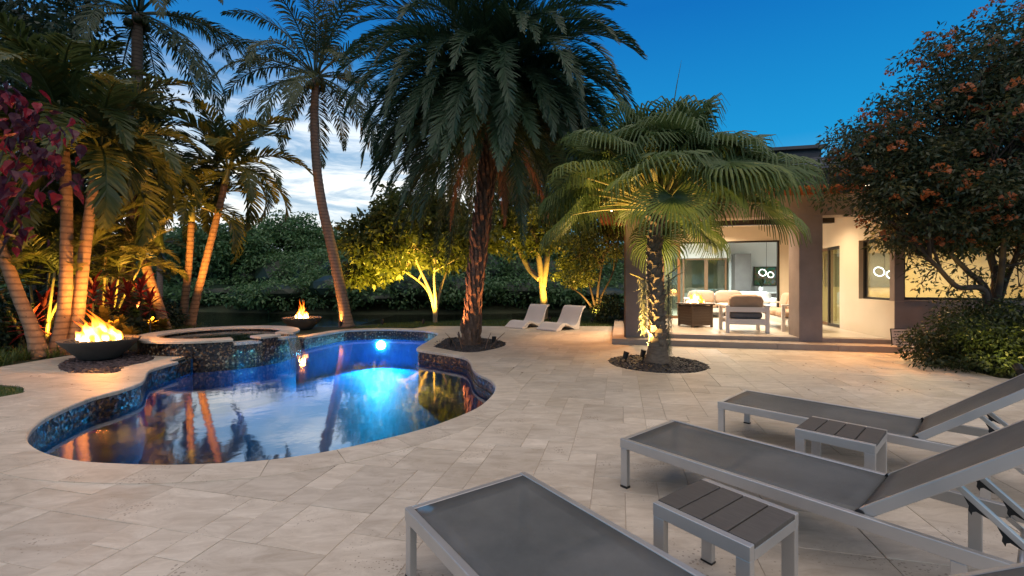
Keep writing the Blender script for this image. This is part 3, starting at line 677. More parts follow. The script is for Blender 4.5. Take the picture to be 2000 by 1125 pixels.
# coping: two runs between the spillways
runs = [(SPILL[0][0] + SPILL[0][1], SPILL[1][0] - SPILL[1][1]), (SPILL[1][0] + SPILL[1][1], SPILL[0][0] - SPILL[0][1] + 2 * PI)]
for a0, a1 in runs:
    n = max(1, round((a1 - a0) / R(19)))
    for k in range(n):
        s0 = a0 + (a1 - a0) * k / n + .0015; s1 = a0 + (a1 - a0) * (k + 1) / n - .0015
        arc_stone(s0, s1, 1.13, SPA_R + .03, SPA_Z - .048, SPA_Z + rr.uniform(-.001, .001), 'coping_stone', 'coping_stone', spa)
for c, h in SPILL:
    arc_stone(c - h + .004, c + h - .004, 1.16, SPA_R + .10, .168, .205, 'spillway_lip', 'coping_stone', spa)
    mb = MB(); nu, nv = 14, 12
    for iv in range(nv + 1):
        t = iv / nv
        for iu in range(nu + 1):
            a = c - h * .86 + 2 * h * .86 * iu / nu; r = SPA_R + .02 + .10 * min(1, t * 6) + .14 * math.sqrt(max(t - .1, 0)) + .008 * math.sin(iu * 2.1 + t * 3)
            mb.v.append(sp(r, a, .222 - (t - .12 if t > .12 else 0) ** 1.0 * .50))
    for iv in range(nv):
        for iu in range(nu): q = iv * (nu + 1) + iu; mb.f.append((q, q + 1, q + nu + 2, q + nu + 1))
    mb.build('water_sheet', 'falling_water', spa, smooth=True, fix=False)
    for da in (-.5, .5): L1 = SPA_C + Vector(sp(SPA_R + .05, c + h * da, .15)); lamp('spillway_light', 'SPOT', L1, (.04, .45, 1.0), 9, L1 + Vector((.02, -.05, -1)), .02, 100, .6)
    L0 = SPA_C + Vector(sp(SPA_R + .35, c, -.5)); lamp('spillway_light', 'POINT', L0, (.05, .5, 1.0), 6, None, .06)
mb = MB().prism([sp(1.205, 2 * PI * i / 48, 0)[:2] for i in range(48)], .205, .2051); mb.v = [v for v in mb.v]; 
kind(MB().lathe([(0.001, .212), (1.205, .212)], 48).build('spa_water', 'spa_water', None, loc=SPA_C), 'structure')
emit('spa_lamp', (.35, .6, 1.0), 25)
q = SPA_C + Vector(sp(1.19, R(-105), -.02)); mb = MB().tube([q, q + (SPA_C - q).normalized() * .03], .07, 14); o = mb.build('spa_light', 'spa_lamp', spa); o.matrix_parent_inverse = Matrix.Translation(SPA_C).inverted()
lamp('spa_light_beam', 'POINT', SPA_C + Vector((.1, -.3, -.1)), (.05, .35, 1.0), 14, None, .08)

# loose stones in the beds
def gravel(name, label, poly, n, s0, s1, mat, z=0.0, avoid=None, mound=0.0):
    base = bmesh.new(); bmesh.ops.create_icosphere(base, subdivisions=1, radius=1); bv = np.array([v.co[:] for v in base.verts]); bf = np.array([[v.index for v in f.verts] for f in base.faces]); base.free()
    xs = [p[0] for p in poly]; ys = [p[1] for p in poly]; VV = []; FF = []; k = 0; cx = sum(xs) / len(xs); cy_ = sum(ys) / len(ys); rad = max(max(xs) - cx, .1)
    while k < n:
        x, y = random.uniform(min(xs), max(xs)), random.uniform(min(ys), max(ys))
        if not inside((x, y), poly) or (avoid and (Vector((x, y)) - Vector(avoid[:2])).length < avoid[2]): continue
        s = random.uniform(s0, s1) * np.array([1, random.uniform(.6, .95), random.uniform(.4, .65)]); v = bv * s * (1 + rng.normal(0, .16, (12, 1)))
        m = np.array(Matrix.Rotation(random.uniform(0, 6.3), 3, 'Z') @ Matrix.Rotation(random.uniform(-.5, .5), 3, 'X'))
        dz = mound * max(0, 1 - math.hypot(x - cx, y - cy_) / rad)
        VV.append(v @ m.T + np.array([x, y, z + dz + random.uniform(-.3, .3) * s0])); FF.append(bf + 12 * k); k += 1
    o = inst(name, np_mesh(name, np.vstack(VV), np.vstack(FF), mat)); kind(o, 'stuff'); return tag(o, label, 'gravel')
for nm, poly in (('date', HOLES[1]), ('fan', HOLES[2]), ('bowl', HOLES[3])):
    V_, T_ = poly_minus(poly, []); kind(inst('planting_bed', slab_mesh('planting_bed', V_, T_, None, -.022, 'soil')), 'structure')
gravel('gravel', 'black lava gravel round the foot of the shaggy date palm', HOLES[1], 1500, .018, .04, 'lava_stone', -.012)
gravel('gravel', 'dark lava gravel ring round the fan palm trunk', HOLES[2], 1400, .018, .042, 'lava_stone', -.01)
gravel('gravel', 'purple brown stones under the near fire bowl', HOLES[3], 1100, .022, .05, 'purple_stone', -.01)

# ================================================================== HOUSE
house = thing('house', 'taupe stucco villa with lit open loggia, corner windows and flat tiled roof', 'house', HO, HA)
Z_STEP, Z_FL, Z_LIN, Z_TOP = .121, .21, 2.80, 3.24
DF = .41                                   # front plane behind the step edge
t_l0 = ht(1222, DF); t_l1 = t_l0 + .46; t_r0, t_r1 = ht(1561, DF), ht(1607, DF); t_c = ht(1747, DF); DR = 5.05; T_END = 11.5
def hb(name, t0, t1, d0, d1, z0, z1, mat, parent=None, bevel=0):
    return MB().box(((t0 + t1) / 2, (d0 + d1) / 2, (z0 + z1) / 2), (abs(t1 - t0), abs(d1 - d0), abs(z1 - z0))).build(name, mat, parent or house, bevel=bevel)
def hbm(mb, t0, t1, d0, d1, z0, z1): return mb.box(((t0 + t1) / 2, (d0 + d1) / 2, (z0 + z1) / 2), (abs(t1 - t0), abs(d1 - d0), abs(z1 - z0)))
t_step_end = ht(1765, 0)
# lower step in cut stone lengths, front run and the run along the left side
n = 5
for k in range(n): a, b = t_step_end * k / n, t_step_end * (k + 1) / n; hb('step_stone', a + .002, b - .002, 0, DF + .3, -.03, Z_STEP, 'step_stone', bevel=.006)
for k in range(6): a, b = DF + .3 + k * .75, DF + .3 + (k + 1) * .75; hb('step_stone', 0, t_l0 - .02, a + .002, b - .002, -.03, Z_STEP, 'step_stone', bevel=.006)
for k in range(5):
    a, b = t_l0 + .02 + (t_c - t_l0 - .02) * k / 5, t_l0 + .02 + (t_c - t_l0 - .02) * (k + 1) / 5; hb('floor_edge', a + .002, b - .002, DF + .012, DF + .28, Z_STEP, Z_FL, 'step_stone', bevel=.004)
hb('foundation', t_l0 + .05, T_END, DF + .285, 11.5, -.1, Z_FL - .02, 'step_stone')
pm = {}
w = .235
for r_ in range(int((t_c - t_l0) / w) + 1):              # porcelain planks of the loggia floor
    t0 = t_l0 + .02 + r_ * w; t1 = min(t0 + w - .003, t_c - .02); off = (r_ % 3) * .4
    for k in range(6):
        d0, d1 = max(DF + .285, DF + .285 + k * 1.2 - off), min(DR, DF + .285 + (k + 1) * 1.2 - off - .003)
        if d1 - d0 > .05 and t1 - t0 > .03: hb('floor_plank', t0, t1, d0, d1, Z_FL - .02, Z_FL + .001, 'porcelain_plank')
hb('room_floor', t_l0 + .1, T_END, DR + .003, 11.2, Z_FL - .02, Z_FL, 'porcelain_plank')
hb('room_floor', t_c + .2, T_END, DF + .2, DR, Z_FL - .02, Z_FL, 'porcelain_plank')
# columns and the deep beam over them
hb('column', t_l0, t_l1, DF, DF + .46, Z_STEP - .02, Z_LIN, 'stucco_taupe', bevel=.008)
hb('column', t_r0, t_r1, DF, DF + .62, Z_STEP - .02, Z_LIN, 'stucco_taupe', bevel=.008)
hb('beam', t_l0, T_END, DF + .004, DF + .46, Z_LIN, Z_TOP, 'stucco_taupe')
hb('beam', t_l0 + .004, t_l0 + .45, DF + .46, DR, Z_LIN, Z_TOP, 'stucco_taupe')
hb('column', t_l0 + .002, t_l0 + .40, DR - .45, DR + .2, 0, Z_LIN, 'stucco_taupe', bevel=.008)
hb('wood_trim', t_l0 - .035, t_l0 - .002, DF + .02, DF + .06, Z_STEP, Z_LIN, 'brown_frame')
hb('wood_beam', t_l0 - .05, T_END, DF - .05, DF + .1, Z_TOP, Z_TOP + .11, 'wood_red')
# loggia ceiling
hb('ceiling', t_l0 + .1, t_c + .1, DF + .2, DR + .1, Z_LIN + .32, Z_LIN + .40, 'ceiling_white')
hb('ceiling_beam', t_l0 + .45, t_c, 3.05, 3.25, Z_LIN + .14, Z_LIN + .32, 'bronze_frame')
# rear wall of the loggia round the big sliding opening
t_o0, t_o1 = ht(1312, DR), ht(1518, DR); Z_DOOR = 2.62
hb('rear_wall', t_l0 + .4, t_o0, DR, DR + .15, Z_FL, Z_LIN + .32, 'stucco_cream')
hb('rear_wall', t_o1 + .06, t_c, DR, DR + .15, Z_FL, Z_LIN + .32, 'stucco_cream')
hb('rear_wall', t_o0, t_o1 + .06, DR, DR + .15, Z_DOOR + .05, Z_LIN + .32, 'stucco_cream')
fr = hb('door_frame', t_o0, t_o1 + .06, DR - .012, DR + .06, Z_DOOR, Z_DOOR + .05, 'bronze_frame')
hb('door_frame', t_o1, t_o1 + .06, DR - .012, DR + .06, Z_FL, Z_DOOR, 'bronze_frame')
def glazed(name, t0, t1, d, z0, z1, mat, glassm, fw=.06, axis='t', parent=None, dep=.05):
    """a framed pane in a plane of constant d (axis t) or constant t (axis d)"""
    fo = bpy.data.objects.new(name, None); C.objects.link(fo); fo.parent = parent or house
    mb = MB()
    def bx_(a0, a1, zz0, zz1, e=0):
        if axis == 't': hbm(mb, a0, a1, d - dep / 2, d + dep / 2, zz0, zz1)
        else: hbm(mb, d - dep / 2, d + dep / 2, a0, a1, zz0, zz1)
    bx_(t0, t0 + fw, z0, z1); bx_(t1 - fw, t1, z0, z1); bx_(t0 + fw, t1 - fw, z0, z0 + fw); bx_(t0 + fw, t1 - fw, z1 - fw, z1)
    mb.build('frame', mat, fo); mb = MB()
    if axis == 't': hbm(mb, t0 + fw, t1 - fw, d - .004, d + .004, z0 + fw, z1 - fw)
    else: hbm(mb, d - .004, d + .004, t0 + fw, t1 - fw, z0 + fw, z1 - fw)
    mb.build('pane', glassm, fo); return fo
tp0, tp1 = ht(1292, DR - .1), ht(1329, DR - .1)
glazed('sliding_door', tp0, tp1, DR - .05, Z_FL + .01, Z_DOOR + .02, 'brown_frame', 'glass_tint', .085)
# right-hand wing: side wall (facing the loggia) with door and corner window, front wall with long window
zs, zw = gp(1677, 583)[2] + 1.0, 2.36; zs = 1.0
dw1 = hd(1677, t_c); dd0, dd1 = hd(1640, t_c), hd(1640, t_c) + 1.55; Z_D2 = 2.32
hb('side_wall', t_c, t_c + .2, DF, dw1, Z_FL - .2, zs, 'stucco_cream')
hb('side_wall', t_c + .001, t_c + .2, DF + .17, dw1, zw, Z_LIN + .32, 'stucco_cream')
hb('side_wall', t_c, t_c + .2, dw1, dd0, Z_FL - .2, Z_LIN + .32, 'stucco_cream')
hb('side_wall', t_c, t_c + .2, dd0, dd1, Z_D2, Z_LIN + .32, 'stucco_cream')
hb('side_wall', t_c, t_c + .2, dd1, DR + .15, Z_FL - .2, Z_LIN + .32, 'stucco_cream')
hb('corner_post', t_c + .001, t_c + .17, DF + .001, DF + .17, zs, Z_LIN + .0, 'stucco_taupe')
glazed('corner_window', DF + .17, dw1, t_c + .12, zs, zw, 'bronze_frame', 'glass_clear', .05, 'd')
dm = (dd0 + dd1) / 2
glazed('glass_door', dd0, dm + .03, t_c + .07, Z_FL + .005, Z_D2, 'bronze_frame', 'glass_tint', .07, 'd')
glazed('glass_door', dm - .03, dd1, t_c + .13, Z_FL + .005, Z_D2, 'brown_frame', 'glass_tint', .07, 'd')
hb('front_wall', t_c + .202, T_END, DF + .002, DF + .2, -.05, zs, 'stucco_taupe')
hb('front_wall', t_c - .0, t_c + .2, DF - .002, DF - .001 + .005, -.05, zs - .002, 'stucco_taupe')
hb('window_sill', t_c + .17, T_END, DF - .012, DF + .14, zs, zs + .025, 'stucco_taupe')
glazed('front_window', t_c + .18, t_c + 2.6, DF + .12, zs + .025, Z_LIN, 'bronze_frame', 'glass_clear', .055)
glazed('front_window', t_c + 2.6, t_c + 5.0, DF + .12, zs + .025, Z_LIN, 'bronze_frame', 'glass_clear', .055)
hb('window_blind', t_c + .26, t_c + 2.5, DF + .2, DF + .23, zw - .0, Z_LIN, 'gray_panel')
hb('window_blind', t_c + 2.66, t_c + 4.9, DF + .2, DF + .23, zw - .0, Z_LIN, 'gray_panel')
# rooms behind the glass
hb('room_wall', t_c + .21, T_END, 4.4, 4.5, Z_FL, 3.1, 'room_cream'); hb('room_wall', T_END, T_END + .15, DF, 11.3, -.05, Z_TOP, 'stucco_taupe')
hb('room_wall', T_END - .1, T_END - .003, DF + .2, 4.4, Z_FL, 3.1, 'room_cream')
hb('room_ceiling', t_c + .2, T_END, DF + .22, 4.5, 2.95, 3.05, 'room_cream')
hb('wall_panel', t_c + .3, t_c + 2.15, 4.36, 4.395, 1.25, 2.2, 'olive_panel')
hb('room_wall', t_l0 + .1, T_END, 11.2, 11.3, -.1, 3.3, 'room_white'); hb('room_wall', t_l0 + .1, t_l0 + .2, DR + .2, 11.2, -.1, 3.3, 'room_white')
hb('room_wall', t_c + 2.5, t_c + 2.55, DR + .15, 11.2, Z_FL, 3.2, 'room_white'); hb('room_ceiling', t_l0 + .1, t_c + 2.5, DR + .15, 11.2, 3.1, 3.2, 'room_white'); hb('room_wall', t_c + .2, t_c + 2.5, DR, DR + .15, Z_FL, 3.2, 'room_white')
hb('room_wall', ht(1424, 10.0), t_c + 2.5, 10.0, 10.1, Z_FL, 3.1, 'room_white')
dq = 9.6
for a, b in ((1333, 1379), (1379, 1419)): glazed('far_door', ht(a, dq), ht(b, dq), dq, Z_FL, 2.36, 'brown_frame', 'glass_tint', .07)
hb('room_wall', ht(1325, dq), ht(1424, dq), dq + .0, dq + .08, 2.37, 3.1, 'room_white')
hb('room_wall', ht(1300, 11.15), ht(1440, 11.15), 11.1, 11.18, Z_FL, 2.4, 'olive_panel')
cab = hb('kitchen_cabinet', ht(1436, 9.3), ht(1467, 9.3), 9.3, 9.95, Z_FL, 2.52, 'gray_panel')
hb('kitchen_counter', ht(1437, 8.7), ht(1520, 8.7), 8.7, 9.25, .95, 1.0, 'room_white'); hb('counter_base', ht(1440, 8.75), ht(1520, 8.75), 8.78, 9.2, Z_FL, .95, 'gray_panel')
# roof: overhanging eaves, stepped courses of flat concrete tiles, ridge box
OV = .72; E0 = DF - OV; tl = t_l0 - .75
hb('soffit', tl, T_END + .6, E0 + .03, 11.8, 3.34, 3.36, 'wood_red')
hb('fascia', tl, T_END + .6, E0, E0 + .03, 3.31, 3.56, 'roof_tile'); hb('fascia', tl - .03, tl, E0, 11.8, 3.31, 3.56, 'roof_tile')
ncr = 6; tw = .78
for c in range(ncr):
    d0 = E0 - .05 + c * .46; z0 = 3.57 + c * .15
    k = 0; t = tl - .04 + c * .42 + (0 if c % 2 else -.0)
    end = T_END + .6
    while t < end - .1:
        t1 = min(t + tw, end); mb = MB(); a = Vector((t + .004, d0, z0)); sl = .62
        P_ = [(t + .004, d0, z0), (t1 - .004, d0, z0), (t1 - .004, d0 + sl, z0 + .17), (t + .004, d0 + sl, z0 + .17)]
        mb.v = P_ + [(x, y, z + .055) for x, y, z in P_]; mb.f = [(0, 1, 5, 4), (1, 2, 6, 5), (2, 3, 7, 6), (3, 0, 4, 7), (4, 5, 6, 7), (0, 3, 2, 1)]
        mb.build('roof_tile', 'roof_tile', house); t = t1
dr = E0 - .05 + ncr * .46; tr1 = ht(1606, dr); zr = 3.57 + ncr * .15
rb = hb('ridge_box', tl + 2.6, tr1, dr + .05, dr + 1.5, zr - .1, zr + .26, 'roof_tile')
o = MB().box(((tl + 2.55 + tr1 + .05) / 2, dr + .75, zr + .30), (tr1 + .05 - tl - 2.55, 1.65, .08)).build('ridge_cap', 'roof_tile', rb)
hb('roof_deck', tl + .3, T_END + .6, E0 + .5, 11.8, 3.37, 3.55, 'roof_tile')
mb = MB(); P_ = [(tl + .5, E0 + .3, 3.56), (tl + 2.8, dr + .2, zr + .02), (tl + 2.8, 9.5, zr + .02), (tl + .5, 11.6, 3.56), (T_END + .6, E0 + .3, 3.56), (T_END + .6, dr + .2, zr + .02), (T_END + .6, 9.5, zr + .02), (T_END + .6, 11.6, 3.56)]
mb.v = P_; mb.f = [(0, 1, 2, 3), (0, 4, 5, 1), (1, 5, 6, 2), (2, 6, 7, 3), (4, 7, 6, 5)]; mb.build('roof_deck', 'roof_tile', house)
# ceiling downlights and the rooms' lamps
emit('downlight', (1, .82, .55), 12); emit('cool_light', (.95, 1, 1), 9)
def downlight(t, d, z, col, power, nm='downlight', m='downlight', spot=150):
    MB().lathe([(.001, z - .006), (.06, z - .006), (.075, z)], 18, (t, d, 0)).build('downlight', m, house)
    p = hp(t, d, z - .03); lamp(nm, 'SPOT', p, col, power, p - Vector((0, 0, 1)), .06, spot, .7)
for t in (t_l0 + 1.3, t_l0 + 3.0):
    for d in (1.9, 4.2): downlight(t, d, Z_LIN + .32, (1, .76, .50), 190)
downlight(t_c - 1.0, 2.3, Z_LIN + .32, (1, .76, .48), 120)
for t in (t_l0 + 1.6, t_l0 + 3.4):
    for d in (6.2, 7.5): downlight(t, d, 3.1, (.88, 1, .98), 230, 'room_light', 'cool_light', 165)
for t in (t_c + 1.3, t_c + 3.2): downlight(t, 2.3, 2.95, (1, .74, .38), 230, 'room_light', 'downlight', 165)
for t, d, w_ in ((t_l0 - .35, 2.3, 60), (t_r1 + .7, E0 + .45, 60), (t_r1 + 1.9, E0 + .4, 85)):
    MB().lathe([(.001, 3.335), (.05, 3.335), (.06, 3.34)], 16, (t, d, 0)).build('soffit_light', 'downlight', house)
    p = hp(t, d, 3.31); lamp('soffit_light', 'SPOT', p, (1, .40, .10), w_ * 6, p - Vector((.1, .45, 1)), .05, 78, 1.0)
# ring pendants
emit('ring_light', (1, 1, .96), 4)
def ring_pendant(label, t, d, z):
    th = thing('ring_pendant', label, 'lamp', hp(t, d, z), HA)
    MB().tube([(0, 0, .1), (0, 0, 3.1 - z if d > 5 else 2.95 - z)], .006, 6).build('cord', 'bronze_frame', th)
    for k, (dx, tilt, r) in enumerate(((-.13, .5, .12), (.14, -.35, .10))):
        mb = MB(); mb.tube([(dx + r * math.cos(a), .3 * r * math.sin(a), r * math.sin(a) + tilt * .1) for a in [2 * PI * i / 24 for i in range(25)]], .010, 8); mb.build('ring', 'ring_light', th, smooth=True)
    MB().tube([(-.13, 0, .10), (.14, 0, .08)], .006, 6).build('bar', 'bronze_frame', th)
ring_pendant('glowing double ring pendant in the white kitchen behind the sofa', ht(1497, 8.2), 8.2, at(1497, 535, hp(ht(1497, 8.2), 8.2).y)[2])
tq = t_c + 1.5; ring_pendant('glowing double ring pendant behind the corner window', tq, hd(1728, tq) if 0 < hd(1728, tq) < 4 else 1.6, 1.62)
# artwork, vase with plant
art = thing('wall_painting', 'colourful framed painting on the white kitchen wall', 'painting', hp(ht(1494, 9.96), 9.96, 1.62), HA)
MB().box((0, 0, 0), (.85, .03, .78)).build('frame', 'bronze_frame', art); MB().box((0, -.018, 0), (.78, .01, .71)).build('canvas', 'artwork', art)
vz = thing('potted_plant', 'small green plant in a pale pot on the kitchen counter', 'plant', hp(ht(1487, 8.95), 8.95, 1.0))
MB().lathe([(.001, 0), (.07, 0), (.10, .10), (.085, .2), (.07, .19), (.001, .17)], 18).build('pot', 'room_white', vz, smooth=True)
mb = MB()
for k in range(26):
    a = random.uniform(0, 6.28); r = random.uniform(.05, .2); z = .22 + random.uniform(0, .28); d = Vector((math.cos(a), math.sin(a), 0)); s = Vector((-d.y, d.x, 0)) * .035
    mb.quad(d * .01 + Vector((0, 0, .18)), d * r * .6 + s + Vector((0, 0, z)), d * r + Vector((0, 0, z + .03)), d * r * .6 - s + Vector((0, 0, z)))
mb.build('foliage', 'leaf_hedge', vz, fix=False)

# ================================================================== loggia furniture
def pillowmb(c, size, m=None, puff=.25, n=7):
    """soft box cushion"""
    mb = MB(); bm = bmesh.new(); bmesh.ops.create_cube(bm, size=1); bmesh.ops.subdivide_edges(bm, edges=bm.edges, cuts=4, use_grid_fill=True)
    for v in bm.verts:
        p = v.co * 2; q = Vector(p); nrm = max(abs(p.x), abs(p.y), abs(p.z))
        e = (abs(p.x) ** 6 + abs(p.y) ** 6 + abs(p.z) ** 6) ** (1 / 6); q = p / max(e, 1e-6)
        sz = 1 - puff * (max(abs(q.x), abs(q.y)) ** 4) * .6
        v.co = Vector((q.x * size[0] / 2, q.y * size[1] / 2, q.z * sz * size[2] / 2))
        v.co = (m @ v.co if m else v.co) + Vector(c)
    bm.verts.index_update(); mb.v = [tuple(v.co) for v in bm.verts]; mb.f = [tuple(v.index for v in f.verts) for f in bm.faces]; bm.free(); return mb
def sofa(name, label, cat, loc, rz, w, seats, cm, depth=.82, frame='white_resin', under='cushion_grey'):
    th = thing(name, label, cat, loc, rz); fw = .075; ah = .60
    for sx in (-1, 1):
        for sy in (-1, 1): MB().box((sx * (w / 2 - fw / 2), sy * (depth / 2 - fw / 2), ah / 2), (fw, fw, ah)).build('leg', frame, th, bevel=.005)
        MB().box((sx * (w / 2 - fw / 2), 0, ah + .02), (fw + .02, depth, .04)).build('armrest', frame, th, bevel=.005)
    MB().box((0, depth / 2 - fw / 2, ah - .06), (w - 2 * fw - .002, fw * .9, .115)).build('back_rail', frame, th, bevel=.005)
    for sy in (-1, 1): MB().box((0, sy * (depth / 2 - fw / 2), .24), (w - 2 * fw - .002, fw * .9, .10)).build('seat_rail', frame, th, bevel=.005)
    MB().box((0, 0, .305), (w - 2 * fw - .004, depth - .02, .03)).build('seat_board', frame, th)
    iw = (w - 2 * fw - .02) / seats
    for k in range(seats):
        x = -w / 2 + fw + .01 + iw * (k + .5)
        pillowmb((x, -.02, .40), (iw - .01, depth - .1, .17)).build('seat_cushion', cm if seats > 1 else under, th, smooth=True)
        pillowmb((x, depth / 2 - .19, .66), (iw - .02, .20, .46), Matrix.Rotation(R(-14), 3, 'X')).build('back_cushion', cm, th, smooth=True)
    return th
p = hp((ht(1420, 1.9) + ht(1499, 1.9)) / 2, 1.55, Z_FL); q = gp(1459, 650, Z_FL)
sofa('armchair', 'white framed armchair with grey seat seen from behind in the loggia', 'armchair', q + E2 * .35, HA + PI, .92, 1, 'cushion_tan')
q = gp(1525, 647, Z_FL); sofa('patio_sofa', 'white framed tan sofa on the right of the loggia, partly behind the column', 'sofa', q + E1 * .42 + E2 * .95, HA - PI / 2, 2.0, 3, 'cushion_tan')
q = gp(1400, 620, Z_FL); sofa('patio_sofa', 'white framed tan sofa facing the fire table at the back of the loggia', 'sofa', q + E2 * .15, HA, 1.9, 2, 'cushion_tan')
# living room sofa with pillows inside
q = hp(ht(1450, 6.6), 6.6, Z_FL)
ls = thing('living_sofa', 'white living room sofa beyond the sliding opening', 'sofa', q, HA)
MB().box((0, 0, .22), (2.0, .9, .38)).build('base', 'cushion_white', ls, bevel=.04); MB().box((0, .38, .52), (2.0, .2, .5)).build('backrest', 'cushion_white', ls, bevel=.05)
for sx in (-1, 1): MB().box((sx * .97, 0, .34), (.18, .9, .6)).build('armrest', 'cushion_white', ls, bevel=.04)
for k, (x, m, lb) in enumerate(((-.62, 'cushion_white', 'leftmost white pillow on the living room sofa'), (-.28, 'cushion_blue', 'blue patterned pillow next to the leftmost white pillow'), (.06, 'cushion_blue', 'blue patterned pillow in the middle of the living room sofa'), (.38, 'cushion_white', 'white pillow right of the blue pillows'), (.68, 'cushion_white', 'rightmost white pillow on the living room sofa'))):
    o = pillowmb((0, 0, .22), (.44, .16, .44), Matrix.Rotation(R(-18), 3, 'X'), .5).build('pillow', m, None, smooth=True, loc=q + E1 * x + E2 * .12 + Vector((0, 0, .42))); o.rotation_euler = (0, 0, HA + R(rr.uniform(-12, 12))); tag(o, lb, 'pillow', 'pillows on the living room sofa')
# flames: tongues that thin out to their edges
def flame_mat(name, core, outer, s):
    m, N, L, b = new_mat(name); out = N['Material Output']; N.remove(b)
    lw = N.new('ShaderNodeLayerWeight'); lw.inputs['Blend'].default_value = .35
    tc = N.new('ShaderNodeTexCoord'); sp_ = N.new('ShaderNodeSeparateXYZ'); L.new(tc.outputs['Generated'], sp_.inputs[0])
    c = mixc(N, L, ramp01(N, L, sp_.outputs['Z'], .15, .85), core, outer)
    e = N.new('ShaderNodeEmission'); L.new(c, e.inputs['Color']); e.inputs['Strength'].default_value = s
    t = N.new('ShaderNodeBsdfTransparent'); mx = N.new('ShaderNodeMixShader')
    iv = N.new('ShaderNodeMath'); iv.operation = 'MULTIPLY_ADD'; L.new(lw.outputs['Facing'], iv.inputs[0]); iv.inputs[1].default_value = -1.15; iv.inputs[2].default_value = 1.0; iv.use_clamp = True
    up = ramp01(N, L, sp_.outputs['Z'], 1.0, .35); mm = N.new('ShaderNodeMath'); mm.operation = 'MULTIPLY'; L.new(iv.outputs[0], mm.inputs[0]); L.new(up, mm.inputs[1])
    L.new(mm.outputs[0], mx.inputs[0]); L.new(t.outputs[0], mx.inputs[1]); L.new(e.outputs[0], mx.inputs[2]); L.new(mx.outputs[0], out.inputs[0])
flame_mat('flame', (1.0, .66, .28), (1.0, .26, .02), 8.0); flame_mat('flame_outer', (1.0, .30, .03), (1.0, .14, .008), 2.6)
def fire(label, loc, rad, height, n, power, lean=(0, 0), seed=1, col=(1, .36, .07)):
    rl = random.Random(seed); th = thing('fire', label, 'fire', loc)
    for k in range(n):
        a = rl.uniform(0, 6.28); r = rad * math.sqrt(rl.random()); x, y = r * math.cos(a), r * math.sin(a) * .8
        hgt = height * (1 - .65 * r / rad) * rl.uniform(.55, 1.1); w_ = rl.uniform(.07, .13) * min(1, rad / .3) * (1.1 - .4 * r / rad)
        ph = rl.uniform(0, 6); path = []; rd = []
        for i in range(9):
            t = i / 8; path.append((x + lean[0] * t * t * hgt + .05 * math.sin(ph + t * 6) * t * min(1, rad / .3), y + lean[1] * t * t * hgt + .05 * math.cos(ph * 1.3 + t * 5) * t * min(1, rad / .3), t * hgt))
            rd.append(max(.002, w_ * (math.sin(PI * min(1, .22 + t * .62)) ** .8) * (1 - t ** 2.2)))
        MB().tube(path, rd, 10).build('flame', 'flame', th, smooth=True)
    for k in range(int(n * .8)):
        a = rl.uniform(0, 6.28); r = rad * rl.uniform(.3, 1.1); x, y = r * math.cos(a), r * math.sin(a) * .8; hgt = height * rl.uniform(.7, 1.45) * (1.1 - .5 * r / rad); w_ = rl.uniform(.03, .07) * min(1, rad / .25); ph = rl.uniform(0, 6); path = []; rd = []
        for i in range(11):
            t = i / 10; path.append((x * (1 - .4 * t) + lean[0] * 1.4 * t * t * hgt + .07 * math.sin(ph + t * 7) * t * min(1, rad / .3), y * (1 - .4 * t) + .06 * math.cos(ph * 1.7 + t * 6) * t, t * hgt)); rd.append(max(.0015, w_ * (math.sin(PI * min(1, .25 + t * .6))) * (1 - t ** 1.6)))
        MB().tube(path, rd, 8).build('flame', 'flame_outer', th, smooth=True)
    lamp('fire_glow', 'POINT', Vector(loc) + Vector((0, 0, height * .55)), col, power, None, rad * .5); return th
# fire table in the loggia
q = gp(1362, 640, Z_FL) + E2 * .36
ft = thing('fire_table', 'square brown wicker fire table with a flame in the loggia', 'fire table', q, HA + R(28))
for k in range(4):
    a = k * PI / 2; m = Matrix.Rotation(a, 4, 'Z')
    for s in range(7): MB().box(m @ Vector((.29, 0, .075 + s * .072)), (.02, .56, .062), Matrix.Rotation(a, 4, 'Z')).build('side_slat', 'wicker_brown', ft)
    MB().box(m @ Vector((.285, .285, .29)), (.05, .05, .58)).build('leg', 'wicker_brown', ft)
MB().box((0, 0, .31), (.55, .55, .5)).build('cabinet', 'wicker_brown', ft); MB().box((0, 0, .60), (.70, .70, .04)).build('top', 'wicker_brown', ft, bevel=.006)
MB().lathe([(.001, .621), (.2, .621), (.22, .64), (.2, .645), (.001, .63)], 24).build('burner_pan', 'fixture_black', ft)
fire('small bright flame on the wicker fire table in the loggia', q + Vector((0, 0, .625)), .21, .34, 16, 26, seed=5)

# sign leaning at the wing's foot: rows of dark print, too small to read
sgn = thing('notice_board', 'pale notice board with rows of dark print beside the step end', 'sign', gp(1752, 688) + Vector((.02, .0, 0)), HA + R(6))
mt = Matrix.Translation((.22, .12, 0)) @ Matrix.Rotation(R(-8), 4, 'X')
def tr_mb(mb, m): mb.v = [tuple(m @ Vector(v)) for v in mb.v]; return mb
tr_mb(MB().box((0, 0, .22), (.46, .02, .44)), mt).build('board', 'sign_white', sgn); tr_mb(MB().box((0, .002, .22), (.49, .014, .47)), mt).build('rim', 'fixture_black', sgn)
mb = MB(); rs = random.Random(3)
for r_ in range(7):
    x = -.20 + rs.uniform(0, .04)
    while x < .18: wl = rs.uniform(.012, .03); mb.box((x + wl / 2, -.0112, .39 - r_ * .052), (wl, .0015, .022)); x += wl + (.006 if rs.random() < .8 else .022)
kind(tr_mb(mb, mt).build('print', 'sign_ink', sgn), 'stuff')

